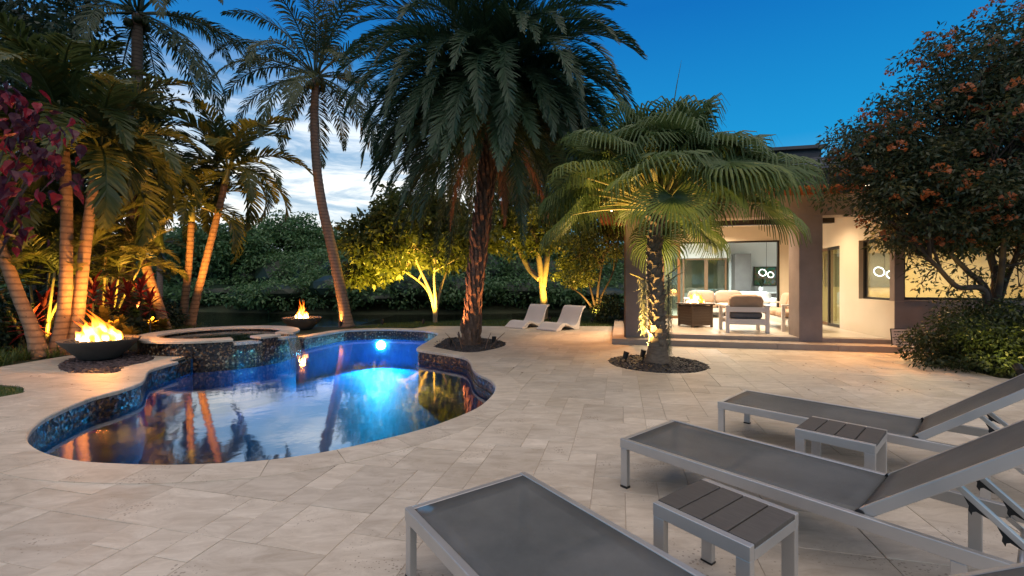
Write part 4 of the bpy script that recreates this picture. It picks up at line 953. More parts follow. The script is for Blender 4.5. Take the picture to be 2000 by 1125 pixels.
# ================================================================== sun loungers and side tables
def lounger(label, pf_l, pf_r, recline):
    """pf_l, pf_r: photograph pixels of the two top corners at the foot end"""
    zt = .329; a = gp(*pf_l, zt); b = gp(*pf_r, zt); a.z = b.z = 0; w = (b - a).length; y = (b - a).normalized(); x = Vector((y.y, -y.x, 0))
    th = thing('sun_lounger', label, 'sun lounger', (a + b) / 2, math.atan2(x.y, x.x), 'aluminium sun loungers on the patio'); L_, S_, rw, rh = 1.95, 1.32, .034, .062
    al = 'aluminium'
    for s in (-1, 1): MB().box((L_ / 2, s * (w / 2 - rw / 2), zt - rh / 2), (L_, rw, rh)).build('side_rail', al, th, bevel=.004)
    for xx in (rw / 2, L_ - rw / 2): MB().box((xx, 0, zt - rh / 2 - .001), (rw, w - 2 * rw, rh - .004)).build('end_rail', al, th, bevel=.004)
    MB().box((S_ - .02, 0, zt - .05), (.03, w - 2 * rw, .03)).build('cross_bar', al, th); MB().box((S_ * .5, 0, zt - .052), (.03, w - 2 * rw, .028)).build('cross_bar', al, th)
    for xx in (.028, L_ - .30):
        for s in (-1, 1):
            lg = MB().box((xx, s * (w / 2 - .022), (zt - rh) / 2 + .006), (.05, .036, zt - rh - .012)).build('leg', al, th, bevel=.004)
            MB().box((xx, s * (w / 2 - .022), .006), (.054, .04, .012)).build('rubber_foot', 'black_plastic', lg)
    # sling: sheet with a slight sag, wrapped into the rails
    def sheet(l0, l1, zf, m=None):
        mb = MB(); nx, ny = 14, 8; hw = w / 2 - rw - .001
        for i in range(nx + 1):
            for j in range(ny + 1):
                u, v = i / nx, j / ny; mb.v.append((l0 + (l1 - l0) * u, -hw + 2 * hw * v, zf - .016 * math.sin(PI * u) ** .6 * math.sin(PI * v) ** .7))
        for i in range(nx):
            for j in range(ny): q = i * (ny + 1) + j; mb.f.append((q, q + ny + 1, q + ny + 2, q + 1))
        if m: tr_mb(mb, m)
        return mb
    o = sheet(.034, S_ - .01, zt - .004).build('seat_sling', 'sling', th, smooth=True); sd = o.modifiers.new('solid', 'SOLIDIFY'); sd.thickness = .0025
    m = Matrix.Translation((S_ + .012, 0, zt - .004)) @ Matrix.Rotation(-R(recline), 4, 'Y'); BL = .78
    def fb(mb, nm, mat='aluminium', bev=.004, par=None): return tr_mb(mb, m).build(nm, mat, par or th, bevel=bev)
    wi = w - 2 * rw - .012
    for s in (-1, 1): fb(MB().box((BL / 2, s * (wi / 2 - .014 + .0), .0), (BL, .028, .05)), 'back_side_rail')
    fb(MB().box((BL - .015, 0, 0), (.03, wi - .056, .045)), 'back_top_rail'); fb(MB().box((.015, 0, -.005), (.028, wi - .056, .034)), 'back_lower_rail')
    mb = MB(); hw = wi / 2 - .028
    nx, ny = 12, 8
    for i in range(nx + 1):
        for j in range(ny + 1): u, v = i / nx, j / ny; mb.v.append((.015 + (BL - .03) * u, -hw + 2 * hw * v, .021 - .022 * math.sin(PI * u) ** .6 * math.sin(PI * v) ** .7))
    for i in range(nx):
        for j in range(ny): q = i * (ny + 1) + j; mb.f.append((q, q + ny + 1, q + ny + 2, q + 1))
    o = fb(mb, 'back_sling', 'sling', 0); o.data.polygons.foreach_set('use_smooth', [True] * len(o.data.polygons)); sd = o.modifiers.new('solid', 'SOLIDIFY'); sd.thickness = .0025
    for s in (-1, 1): MB().tube([(S_, s * (w / 2 - rw - .012), zt - .006), (S_, s * (w / 2 - rw + .004), zt - .006)], .02, 12).build('hinge', 'black_plastic', th)
    # notched prop bars under the back
    for s in (-1, 1):
        yy = s * .17; A = Vector((S_ + .30, yy, zt + .30 * math.tan(R(recline)) - .045)); B = Vector((S_ + .74, yy, .13)); d = (B - A).normalized(); nrm = Vector((-d.z, 0, d.x)) if d.x < 0 else Vector((d.z, 0, -d.x))
        pb = MB().bar(A, B, .024, .032, (0, 1, 0)).build('prop_bar', al, th, bevel=.003)
        for k in range(4):
            c = A.lerp(B, .18 + k * .22); f = nrm * .016
            poly = [c - d * .05 + f, c - d * .016 + f * 1.9, c - d * .004 + f * 2.9, c + d * .016 + f * 3.3, c + d * .008 + f * 2.5, c + d * .012 + f * 1.8, c + d * .028 + f * 1.5, c + d * .05 + f]
            MB().extrude(poly, (0, -.004, 0), (0, .004, 0)).build('notch_hook', 'black_plastic', pb)
    MB().tube([(S_ + .49, -w / 2 + .04, .235), (S_ + .49, w / 2 - .04, .235)], .011, 10).build('prop_rod', al, th, smooth=True)
    for s in (-1, 1): MB().bar((S_ + .49, s * (w / 2 - .045), .235), (S_ + .44, s * (w / 2 - .045), zt - .05), .02, .012, (0, 1, 0)).build('rod_arm', al, th)
    return th
lounger('grey sling sun lounger nearest the house, farthest from the camera', (1401, 784), (1455, 760), 39)
lounger('grey sling sun lounger in the middle, between the two side tables', (1210.7, 856), (1315, 818), 40)
lounger('grey sling sun lounger in the near foreground, cut by the lower edge', (790, 991), (1024, 920), 38)
def side_table(label, corners):
    zt = .405; P_ = [gp(*c, zt) for c in corners]      # left, back, right, front
    c = sum(P_, Vector()) / 4; c.z = 0; ax = ((P_[2] - P_[1]) + (P_[3] - P_[0])); ax.z = 0; ax.normalize()
    th = thing('side_table', label, 'side table', c, math.atan2(ax.y, ax.x), 'slatted side tables between the loungers'); s = .43; r = .036
    for sy in (-1, 1):
        MB().box((0, sy * (s / 2 - r / 2), zt - .029), (s, r, .058)).build('side_rail', 'aluminium', th, bevel=.003)
        MB().box((sy * (s / 2 - r / 2), 0, zt - .043), (r, s - 2 * r, .045)).build('end_rail', 'aluminium', th, bevel=.003)
        for sx in (-1, 1):
            lg = MB().box((sx * (s / 2 - .028), sy * (s / 2 - .0195), (zt - .058) / 2 + .004), (.055, .036, zt - .058 - .008)).build('leg', 'aluminium', th, bevel=.003)
            MB().box((sx * (s / 2 - .028), sy * (s / 2 - .0195), .005), (.058, .039, .01)).build('rubber_foot', 'black_plastic', lg)
    n = 4; g = .007; sw = (s - (n - 1) * g) / n
    for k in range(n): MB().box((-s / 2 + sw * (k + .5) + g * k, 0, zt - .008), (sw, s - 2 * r - .003, .02)).build('slat', 'brown_slat', th, bevel=.002)
    return th
side_table('square slatted side table between the near and the middle lounger', [(1273.5, 978.8), (1370.7, 931.7), (1560.5, 1002.6), (1477, 1073)])
side_table('square slatted side table between the middle and the far lounger', [(1551, 837), (1586, 811.5), (1732.7, 841.5), (1713, 868)])
# white moulded chaises by the lawn
def chaise(label, p0, p1, head):
    a, b = gp(*p0), gp(*p1); y = (b - a); w = y.length; y.normalize(); x = Vector((-y.y, y.x, 0))
    if x.dot(Vector((.5, 1, 0))) < 0: x = -x
    th = thing('moulded_chaise', label, 'chaise', (a + b) / 2, math.atan2(x.y, x.x), 'white moulded chaises beside the lawn'); 
    top = catmull([(0, 0, .05), (.10, 0, .10), (.32, 0, .235), (.55, 0, .25), (.78, 0, .17), (.98, 0, .13), (1.15, 0, .22), (1.32, 0, .46), (1.46, 0, .70), (1.55, 0, .79), (1.66, 0, .80)], 5)
    bot = catmull([(1.66, 0, .74), (1.56, 0, .70), (1.44, 0, .56), (1.34, 0, .30), (1.28, 0, .0)], 5) + catmull([(1.0, 0, .0), (.92, 0, .05), (.70, 0, .13), (.55, 0, .165), (.40, 0, .13), (.26, 0, .0)], 5) + [Vector((.0, 0, .0))]
    # shell as a strip between top and underside, extruded over the width
    mb = MB(); n = 40
    def rs_(P_, n):
        ln = [0]; 
        for i in range(1, len(P_)): ln.append(ln[-1] + (P_[i] - P_[i - 1]).length)
        out = []
        for k in range(n + 1):
            s = ln[-1] * k / n; i = max(j for j in range(len(ln)) if ln[j] <= s + 1e-9); i = min(i, len(P_) - 2); t = (s - ln[i]) / max(ln[i + 1] - ln[i], 1e-9); out.append(P_[i].lerp(P_[i + 1], min(t, 1)))
        return out
    poly = [Vector((p.x * .84, p.y, p.z * .84)) for p in rs_(top, n) + rs_(bot, n)]
    k = len(poly)
    for s in (-w / 2, w / 2): mb.v += [(p.x, s, p.z) for p in poly]
    mb.f = [(i, (i + 1) % k, k + (i + 1) % k, k + i) for i in range(k)]
    for o_ in (0, k):
        for i in range(n): mb.f.append((o_ + i, o_ + i + 1, o_ + 2 * n - i, o_ + 2 * n + 1 - i) if o_ else (i + 1, i, 2 * n + 1 - i, 2 * n - i))
    sh = mb.build('shell', 'white_resin', th, bevel=.012)
    return th
chaise('white moulded wave chaise on the left, behind its twin', (985, 640), (1020, 643), None)
chaise('white moulded wave chaise on the right, nearer the house', (1047, 644), (1086, 648), None)

# fire bowls
def fire_bowl(label, flabel, c, z0, power, seed, rim_r=.56, lean=(0, 0)):
    th = thing('fire_bowl', label, 'fire bowl', c); prof = [(.001, 0), (.25, 0), (.27, .012), (.39, .13), (.49, .24), (rim_r, .335), (rim_r + .004, .35), (rim_r - .012, .355), (rim_r - .05, .337), (.40, .31), (.001, .30)]
    MB().lathe(prof, 56).build('bowl', 'bowl_concrete', th, smooth=True)
    MB().lathe([(.001, .307), (.2, .315), (.22, .325), (.2, .33), (.001, .325)], 24).build('burner', 'fixture_black', th)
    g = gravel('lava_rock', 'loose dark lava rocks filling the ' + ('near' if seed == 1 else 'far') + ' fire bowl', disc_poly((c.x, c.y), .47), 260, .014, .03, 'lava_stone', c.z + .325)
    fire(flabel, c + Vector((0, 0, .325)), .30 if seed == 1 else .17, .46 if seed == 1 else .50, 34 if seed == 1 else 16, power, lean, seed)
c1 = gp(187, 706) + Vector((-.12, .22, .02)); fire_bowl('wide dark fire bowl at the near left of the pool', 'broad bright flame in the near fire bowl', c1, 0, 190, 1, .57, (-.45, .1))
c2 = at(590, 640, 13.45); c2.z = -.02; fire_bowl('wide dark fire bowl behind the spa at the far pool corner', 'slim bright flame in the far fire bowl', c2, 0, 90, 2, .55)

# ================================================================== PALMS
def frond_mesh(name, L_, elev, droop, n, leaf, w, ang0, ang1, hang, mat, petiole=.12, vee=.25, seed=0, pw=1.4, rach=.022, taper=.55, jit=.12):
    """pinnate frond in the x-z plane, growing from the origin along +x"""
    rl = random.Random(seed); ns = 26; P_ = [Vector((0, 0, 0))]; T_ = []
    for i in range(ns):
        s = (i + .5) / ns; a = elev - droop * s ** pw; d = Vector((math.cos(a), 0, math.sin(a))); P_.append(P_[-1] + d * (L_ / ns)); T_.append(d)
    T_.append(T_[-1]); V = []; Fc = []
    mb = MB(); mb.tube(P_[::2] + [P_[-1]], [rach * (1 - .9 * i / (ns / 2 + 1)) + .002 for i in range(len(P_[::2]) + 1)], 5, True); V += mb.v; Fq = list(mb.f)
    side_tw = rl.uniform(-.25, .25)
    for k in range(n):
        u = petiole + (1 - petiole) * (k + .5) / n; x = u * ns; i = min(int(x), ns - 1); p = P_[i].lerp(P_[i + 1], x - i); t = T_[i]; up = Vector((-t.z, 0, t.x))
        v = (k + .5) / n; ln = leaf * (math.sin(PI * (.16 + .80 * v)) ** .6) * (1 - .35 * v * v); ang = ang0 + (ang1 - ang0) * v
        for s in (-1, 1):
            a = ang + rl.gauss(0, jit); e = vee + rl.gauss(0, jit)
            d = t * math.cos(a) + (Vector((0, s, 0)) * math.cos(e) + up * math.sin(e)) * math.sin(a); d.normalize()
            l2 = ln * rl.uniform(.88, 1.08); g = hang * rl.uniform(.7, 1.3)
            m1 = p + d * l2 * .45; d2 = (d + Vector((0, 0, -g))).normalized(); m2 = m1 + d2 * l2 * .33; d3 = (d2 + Vector((0, 0, -g * 1.3))).normalized(); tip = m2 + d3 * l2 * .25
            wv = (t - d * t.dot(d)); wv = wv.normalized() if wv.length > 1e-4 else Vector((0, 1, 0)); wv = (wv + up * .35 * rl.uniform(-1, 1)).normalized() * w / 2
            k0 = len(V); V += [tuple(p - wv * .45), tuple(p + wv * .45), tuple(m1 - wv), tuple(m1 + wv), tuple(m2 - wv * .75), tuple(m2 + wv * .75), tuple(tip)]
            Fq += [(k0, k0 + 1, k0 + 3, k0 + 2), (k0 + 2, k0 + 3, k0 + 5, k0 + 4), (k0 + 4, k0 + 5, k0 + 6)]
    me = bpy.data.meshes.new(name); me.from_pydata(V, [], Fq); me.materials.append(M[mat]); me.update(); return me
def trunk(name, path, r0, r1, mat, parent, flare=.0, ring=.0, step=.075, n=14, curve=True):
    P_ = resample(catmull(path, 10), step); N_ = len(P_); rd = []
    for i in range(N_): t = i / max(N_ - 1, 1); rd.append((r0 + (r1 - r0) * t) * (1 + flare * math.exp(-i * step / .25)) + (ring if i % 2 else 0) + random.uniform(-.003, .003))
    o = MB().tube(P_, rd, n).build(name, mat, None, smooth=True, fix=False); o.parent = parent; o.matrix_parent_inverse = Matrix.Translation(parent.location).inverted(); return o, P_
def crown(parent, top, meshes, n, e_order, scale=(.9, 1.1), name='frond', tilt=0.0, off=.06, rise=.0):
    """fronds set round the growing point by the golden angle, young ones upright"""
    for k in range(n):
        f = k / max(n - 1, 1); me = meshes[min(len(meshes) - 1, int(f * len(meshes)))]; a = k * 2.39996 + random.uniform(-.12, .12)
        o = inst(name, me, parent, top - parent.location + Vector((math.cos(a) * off, math.sin(a) * off, rise * (1 - f) )), (random.uniform(-tilt, tilt), random.uniform(-.08, .08), a), random.uniform(*scale))
# --- shaggy date palm
base = gp(918, 672); Yd = base.y; dp = thing('date_palm', 'tall shaggy date palm with drooping crown beside the pool', 'palm', base)
path = [base + Vector((0, 0, -.05)), at(925, 600, Yd), at(935, 500, Yd), at(948, 380, Yd), at(957, 290, Yd), at(962, 190, Yd)]
tr, P_ = trunk('trunk', path, .165, .155, 'bark_date', dp, .45); ptop = P_[-1]
mb = MB(); mb.v = [(-.055, 0, 0), (.055, 0, 0), (.035, .075, .16), (-.035, .075, .16), (-.02, .085, .33), (.02, .085, .33), (-.05, -.04, 0), (.05, -.04, 0), (.03, .02, .18), (-.03, .02, .18), (.016, .055, .33), (-.016, .055, .33)]
mb.f = [(0, 1, 2, 3), (3, 2, 5, 4), (6, 9, 8, 7), (9, 11, 10, 8), (0, 3, 9, 6), (3, 4, 11, 9), (1, 7, 8, 2), (2, 8, 10, 5), (4, 5, 10, 11), (0, 6, 7, 1)]
boot = mb.mesh('leaf_base', 'bark_date')
NB = 290
for k in range(NB):
    f = (k / NB); idx = f * (len(P_) - 1); i = int(idx); p = P_[i]; a = k * 2.39996; t = (P_[min(i + 1, len(P_) - 1)] - P_[max(i - 1, 0)]).normalized(); r = .15 * (1 + .45 * math.exp(-i * .075 / .25))
    s = random.uniform(.65, 1.0); inst('leaf_base', boot, dp, p - dp.location + Vector((math.cos(a) * r, math.sin(a) * r, 0)), (random.uniform(-.05, .16), random.uniform(-.08, .08) + t.x, a - PI / 2), (s * 1.05, s, s * random.uniform(.8, 1.3)))
dm_ = []
for k in range(12):
    f = k / 11; dm_.append(frond_mesh('frond', 3.6 - .15 * f, R(84 - 104 * f ** .8), R(70 + 50 * math.sin(PI * min(1, f * .8 + .15)) - 34 * f), 96, .56, .024, R(52), R(22), .12, 'leaf_date', .08, .40, k, 1.1, .024))
crown(dp, ptop + Vector((0, 0, .05)), dm_, 205, 0, (.86, 1.06), off=.16, tilt=.12, rise=.30)
dl = [frond_mesh('frond', 2.9 + .25 * k, R(-12 - 9 * k), R(54 - 6 * k), 78, .48, .020, R(52), R(24), .14, 'leaf_date', .10, .35, 70 + k, .9, .022) for k in range(4)]
for k in range(44):
    a = k * 2.39996 + .9; inst('frond', dl[k % 4], dp, ptop - dp.location + Vector((math.cos(a) * .18, math.sin(a) * .18, -.15 - .25 * (k % 3) / 2)), (random.uniform(-.12, .12), random.uniform(-.1, .1), a), random.uniform(.88, 1.05))
dd = [frond_mesh('dead_frond', 2.5, R(-42 - 9 * k), R(40), 46, .34, .02, R(40), R(20), .5, 'dead_frond', .2, -.1, 90 + k, .8) for k in range(3)]
for k in range(4):
    a = k * 2.39996 + .4; inst('dead_frond', dd[k % 3], dp, ptop - dp.location + Vector((math.cos(a) * .2, math.sin(a) * .2, -.55)), (0, random.uniform(-.1, .1), a), random.uniform(.8, 1.05))
# short cut stalks at the foot
for k, (px_, d) in enumerate(((893, -.25), (902, -.1), (948, .12), (958, .3))):
    q = gp(px_, 681); MB().tube([q - base, q - base + Vector((d * .4, -.02, .18)), q - base + Vector((d, -.03, .34))], [.012, .009, .004], 6).build('basal_shoot', 'bark_date', dp)
# --- coconut palms
def coco_set(tag_, L_, seed): return [frond_mesh('frond', L_ * (1 - .12 * abs(f - .3)), R(82 - 108 * f), R(62 + 40 * math.sin(PI * f)), 62, .62, .040, R(62), R(30), .42, 'leaf_coconut', .16, .05, seed + int(f * 50), 1.5, .028) for f in [i / 7 for i in range(8)]]
cs = coco_set('a', 3.7, 200)
def coconut(label, pts, Y, fl, n, r0=.17, r1=.11, sc=1.0, nuts=True):
    base = at(*pts[0], Y); 
    if base.z < .3: base.z = -.05
    th = thing('coconut_palm', label, 'palm', base); path = [base] + [at(px_, py_, Y) for px_, py_ in pts[1:]]
    o, P_ = trunk('trunk', path, r0, r1, 'bark_coconut', th, .55, .006); crown(th, P_[-1], fl, n, 0, (.85 * sc, 1.08 * sc), off=.10, tilt=.15, rise=.15)
    if nuts:
        for k in range(7): a = k * .9; q = P_[-1] - base + Vector((math.cos(a) * .22, math.sin(a) * .22, -.22 - .06 * (k % 3))); MB().lathe([(.001, -.12), (.07, -.09), (.10, 0), (.07, .09), (.001, .12)], 10, q).build('coconut', 'leaf_hedge', th, smooth=True)
    return th
coconut('slender coconut palm with a curved leaning trunk behind the pool', [(677, 637), (672, 600), (660, 540), (645, 470), (630, 405), (619, 330), (614, 240), (617, 150)], 14.16, cs, 30)
coconut('tall coconut palm at the upper left, crown cut by the top edge', [(246, 625), (250, 520), (262, 400), (266, 260), (268, 120), (268, 25)], 12.6, cs, 30, .17, .12, 1.08)
coconut('distant blue green palm standing beyond the lake', [(312, 600), (312, 470), (310, 385)], 27, cs, 16, .16, .12, .75, False)
# --- manila palms by the spa and the near bowl
ms = [frond_mesh('frond', 2.3, R(76 - 84 * f), R(78 + 42 * f), 46, .56, .056, R(56), R(30), .16, 'leaf_manila', .12, .28, 300 + int(f * 40), 1.25, .026) for f in [i / 5 for i in range(6)]]
def manila(label, pts, Y, n=15, r0=.13, r1=.10, sc=1.0, shaft=.75):
    r0 *= .82; r1 *= .82; n = int(n * 1.45)
    base = at(*pts[0], Y); base.z = -.05; th = thing('manila_palm', label, 'palm', base, group='ringed trunk palms at the left')
    path = [base] + [at(px_, py_, Y) for px_, py_ in pts[1:]]
    o, P_ = trunk('trunk', path, r0, r1, 'bark_ring', th, .6, .005); t = (P_[-1] - P_[-4]).normalized(); top = P_[-1] + t * shaft
    o = MB().tube([P_[-1], P_[-1] + t * shaft * .3, P_[-1] + t * shaft * .75, top], [r1 * 1.08, r1 * 1.12, r1 * .8, r1 * .4], 14).build('crownshaft', 'crownshaft', None, smooth=True); o.parent = th; o.matrix_parent_inverse = Matrix.Translation(base).inverted()
    crown(th, top - t * .12, ms, n, 0, (.85 * sc, 1.1 * sc), off=.05, tilt=.12); return th
manila('leftmost leaning ringed palm trunk, running out of the left edge', [(80, 697), (62, 640), (35, 575), (5, 495), (-35, 410)], 8.45, 13)
manila('upright ringed palm just behind the near fire bowl, left of its neighbour', [(108, 693), (120, 640), (128, 560), (130, 400), (124, 290)], 8.75, 16)
manila('ringed palm behind the near fire bowl, leaning right', [(140, 688), (150, 630), (160, 540), (172, 440), (186, 345)], 8.95, 15)
manila('ringed palm left of the spa, leaning left across the tall coconut trunk', [(326, 645), (308, 590), (285, 520), (262, 440), (250, 350)], 12.2, 16, .14, .11, 1.05)
manila('straight slender ringed palm behind the spa, left of the leaning pair', [(354, 641), (362, 580), (370, 500), (374, 430)], 13.25, 13, .13, .10, .95, .6)
manila('ringed palm behind the spa, leaning right with an arching crown', [(370, 641), (382, 590), (402, 510), (425, 420), (440, 355)], 13.2, 16, .13, .10, 1.05, .6)
# --- fan palm
base = gp(1284, 706); Yf = base.y; fp = thing('fan_palm', 'lit fan palm with hanging leaf tips in front of the loggia', 'palm', base)
tr, P_ = trunk('trunk', [base + Vector((0, 0, -.05)), at(1284, 660, Yf), at(1282, 600, Yf), at(1278, 520, Yf), at(1281, 440, Yf), at(1291, 390, Yf)], .135, .10, 'bark_fan', fp, .85, .0)
ftop = P_[-1]
def fan_mesh(seed, elev, pet, Rb, droopy):
    rl = random.Random(seed); mb = MB(); d0 = Vector((math.cos(elev), 0, math.sin(elev))); Pp = [Vector((0, 0, 0))]; a = elev
    for i in range(8): a -= droopy * .5 / 8; Pp.append(Pp[-1] + Vector((math.cos(a), 0, math.sin(a))) * pet / 8)
    mb.tube(Pp, [.024 - .0015 * i for i in range(9)], 6); nt_ = len(mb.f)
    h = Pp[-1]; ab = a - R(rl.uniform(5, 55)); f = Vector((math.cos(ab), 0, math.sin(ab))); s = Vector((0, 1, 0)); up = Vector((-f.z, 0, f.x)); n = 58
    for k in range(n):
        ph = R(-150 + 300 * (k + .5) / n); dph = R(300 / n) * .5; Rk = Rb * (1 - .25 * (abs(ph) / R(150)) ** 2) * rl.uniform(.93, 1.05)
        def dirv(p_): return (f * math.cos(p_) + s * math.sin(p_) + up * (.24 - .24 * abs(math.sin(p_)))).normalized()
        dc = dirv(ph); st = []
        r1, r2 = Rk * .46, Rk * .70
        ws = [.02, r1 * math.tan(dph), r2 * math.tan(dph) * .72, .013, .006]
        p0 = h + dc * .02; p1 = h + dc * r1 + up * .01 * (1 if k % 2 else -1); p2 = h + dc * r2
        g = rl.uniform(.75, 1.25); d3 = (dc + Vector((0, 0, -.7 * g))).normalized(); p3 = p2 + d3 * Rk * .20; p4 = p3 + (d3 + Vector((0, 0, -2.4 * g))).normalized() * Rk * .26
        tv = (dirv(ph + .02) - dirv(ph - .02)).normalized(); k0 = len(mb.v)
        for p_, w_ in zip((p0, p1, p2, p3, p4), ws):
            mb.v += [tuple(p_ - tv * w_ - up * w_ * .55), tuple(p_ + up * w_ * .3), tuple(p_ + tv * w_ - up * w_ * .55)]
        for q in range(4):
            b_ = k0 + q * 3; mb.f += [(b_, b_ + 1, b_ + 4, b_ + 3), (b_ + 1, b_ + 2, b_ + 5, b_ + 4)]
    me = bpy.data.meshes.new('fan_leaf'); me.from_pydata(mb.v, [], mb.f); me.materials.append(M['leaf_fan']); me.materials.append(M['petiole_yellow'])
    mi = np.zeros(len(mb.f), dtype=np.int32); mi[:nt_] = 1; me.polygons.foreach_set('material_index', mi); me.update(); return me
fm = [fan_mesh(400 + k, R(84 - 3.3 * k + random.uniform(-7, 7)), (.80 + .040 * k) * random.uniform(.85, 1.1), .88 * random.uniform(.88, 1.1), R(6 + 1.6 * k)) for k in range(22)]
for k in range(74):
    f = k / 73; me = fm[min(21, int(f * 22))]; a = k * 2.39996 + random.uniform(-.25, .25)
    inst('fan_leaf', me, fp, ftop - base + Vector((math.cos(a) * .08, math.sin(a) * .08, .15 - .30 * f)), (random.uniform(-.55, .55), random.uniform(-.12, .12), a), random.uniform(.88, 1.1))
drp = [fan_mesh(470 + k, R(-22 - 10 * k), .75, .8, R(35)) for k in range(3)]
for k, a in enumerate((R(-32), R(75))): inst('fan_leaf', drp[k % 3], fp, ftop - base + Vector((math.cos(a) * .08, math.sin(a) * .08, -.12)), (random.uniform(-.3, .3), 0, a), random.uniform(.75, .95))
# stubby leaf bases below the crown, and the spear leaf
mb = MB(); mb.v = [(-.05, 0, 0), (.05, 0, 0), (.03, .05, .13), (-.03, .05, .13), (-.045, -.03, 0), (.045, -.03, 0), (.025, .015, .14), (-.025, .015, .14)]; mb.f = [(0, 1, 2, 3), (4, 7, 6, 5), (0, 3, 7, 4), (1, 5, 6, 2), (3, 2, 6, 7), (0, 4, 5, 1)]
fb_ = mb.mesh('leaf_base', 'bark_fan')
for k in range(150):
    f = k / 150; i = int((.10 + .88 * f) * (len(P_) - 1)); a = k * 2.39996; r = .115 - .02 * f + (.10 * math.exp(-i * .075 / .25)); s = random.uniform(.75, 1.1) * (1 + .5 * (f > .86)); inst('leaf_base', fb_, fp, P_[i] - base + Vector((math.cos(a) * r, math.sin(a) * r, 0)), (random.uniform(-.15, .1) - .35 * (f > .86), 0, a - PI / 2), (s * 1.3, s, s * .8))
MB().tube([ftop - base, ftop - base + Vector((.15, .0, 1.2)), at(1322, 165, Yf) - base, at(1331, 118, Yf) - base], [.02, .014, .007, .002], 6).build('spear_leaf', 'leaf_fan', fp)
# hanging grey air plants on the trunk
def airplant(label, px_, py0, py1, dy, w_):
    t0 = at(px_, py0, Yf + dy); t1 = at(px_, py1, Yf + dy); th = thing('air_plant', label, 'air plant', t0); n = 900; V3 = []; Fq = []
    for k in range(n):
        f = random.random(); p = t0.lerp(t1, f) - t0 + Vector((random.gauss(0, w_ * (1 - .5 * f)), random.gauss(0, w_ * .7), 0)); d = Vector((random.gauss(0, .05), random.gauss(0, .05), -random.uniform(.05, .14))); s = Vector((random.uniform(-1, 1), random.uniform(-1, 1), 0)).normalized() * .004
        k0 = len(V3); V3 += [p - s, p + s, p + d]; Fq.append((k0, k0 + 1, k0 + 2))
    o = inst('strands', np_mesh('strands', np.array([v[:] for v in V3]), np.array(Fq), 'air_plant'), th); kind(o, 'stuff')
    MB().tube([(0, 0, .03), (-.0, 0, -.1), (0, 0, (t1 - t0).z * .8)], [.012, .012, .004], 5).build('stem', 'bark_dark', th)
airplant('grey hanging air plant on the left side of the fan palm trunk', 1258, 545, 645, -.02, .035); airplant('grey hanging air plant on the right side of the fan palm trunk', 1306, 540, 690, .0, .045)
for k, pts in enumerate(([(1262, 548), (1245, 540), (1230, 534)], [(1300, 540), (1320, 525), (1334, 512)], [(1302, 552), (1322, 538), (1338, 530)])):
    MB().tube([at(*p_, Yf) - base for p_ in pts], [.014, .010, .004], 6).build('dead_stalk', 'petiole_yellow', fp)
# --- areca clumps at the far left
as_ = [frond_mesh('frond', 1.9, R(78 - 62 * f), R(70 + 20 * f), 34, .42, .034, R(58), R(32), .12, 'leaf_areca', .2, .35, 500 + int(f * 30), 1.4, .014) for f in [i / 4 for i in range(5)]]
def areca(label, c, nst, hmax, spread, seed):
    rl = random.Random(seed); th = thing('areca_palm', label, 'palm', c, group='yellow cane palms in the left thicket')
    for s in range(nst):
        a = rl.uniform(0, 6.28); r = spread * .35 * rl.random(); b0 = Vector((math.cos(a) * r, math.sin(a) * r, -.04)); ln = rl.uniform(.5, 1) * hmax; lean = rl.uniform(.1, .55); b1 = b0 + Vector((math.cos(a) * ln * lean, math.sin(a) * ln * lean, ln))
        MB().tube(bez(b0, b0.lerp(b1, .33) + Vector((0, 0, .2)), b0.lerp(b1, .66) + Vector((0, 0, .15)), b1, 8), [.034, .032, .03, .028, .026, .024, .022, .02], 8).build('cane', 'cane_yellow', th, smooth=True)
        for k in range(7): a2 = k * 2.4 + rl.random(); inst('frond', as_[k % 5], th, b1, (rl.uniform(-.1, .1), 0, a2), rl.uniform(.75, 1.05))
areca('yellow cane palm clump at the left edge behind the leaning trunk', Vector((-9.9, 9.4, 0)), 9, 2.3, 1.2, 1); areca('yellow cane palm clump between the two trunk groups, farther back', Vector((-10.6, 11.6, 0)), 9, 3.0, 1.3, 2)
areca('yellow cane palm clump deep in the thicket left of the tall coconut', Vector((-12.6, 12.8, 0)), 10, 3.2, 1.5, 3)

# ================================================================== BROADLEAF TREES, SHRUBS, THICKET
def leaves_np(C_, n_per, rc, size, aspect=.42, flat=.7, droop=.35, updir=.35, out=None):
    """rhombic folded leaves scattered round clump centres C_ (k,3)"""
    C_ = np.asarray(C_); k = len(C_); n = k * n_per; c = np.repeat(C_, n_per, axis=0); rcv = np.repeat(rc if hasattr(rc, '__len__') else np.full(k, rc), n_per)
    o = rng.normal(0, 1, (n, 3)); o /= np.linalg.norm(o, axis=1)[:, None]; rad = rng.random(n) ** .45; o = o * rad[:, None]; o[:, 2] *= flat; p = c + o * rcv[:, None]
    d = o + rng.normal(0, .45, (n, 3)); d[:, 2] -= droop; d /= np.linalg.norm(d, axis=1)[:, None]
    nn = rng.normal(0, .6, (n, 3)) + np.array([0, 0, 1.0]) * updir + o * .5; s = np.cross(d, nn); s /= np.linalg.norm(s, axis=1)[:, None] + 1e-9; up = np.cross(s, d)
    L_ = size * rng.uniform(.65, 1.25, n)[:, None]; w = L_ * aspect * .5
    V = np.empty((n, 4, 3)); V[:, 0] = p; V[:, 1] = p + d * L_ * .45 + s * w + up * w * .35; V[:, 2] = p + d * L_ - up * L_ * .12; V[:, 3] = p + d * L_ * .45 - s * w + up * w * .35
    return V.reshape(-1, 3), np.arange(n * 4).reshape(n, 4)
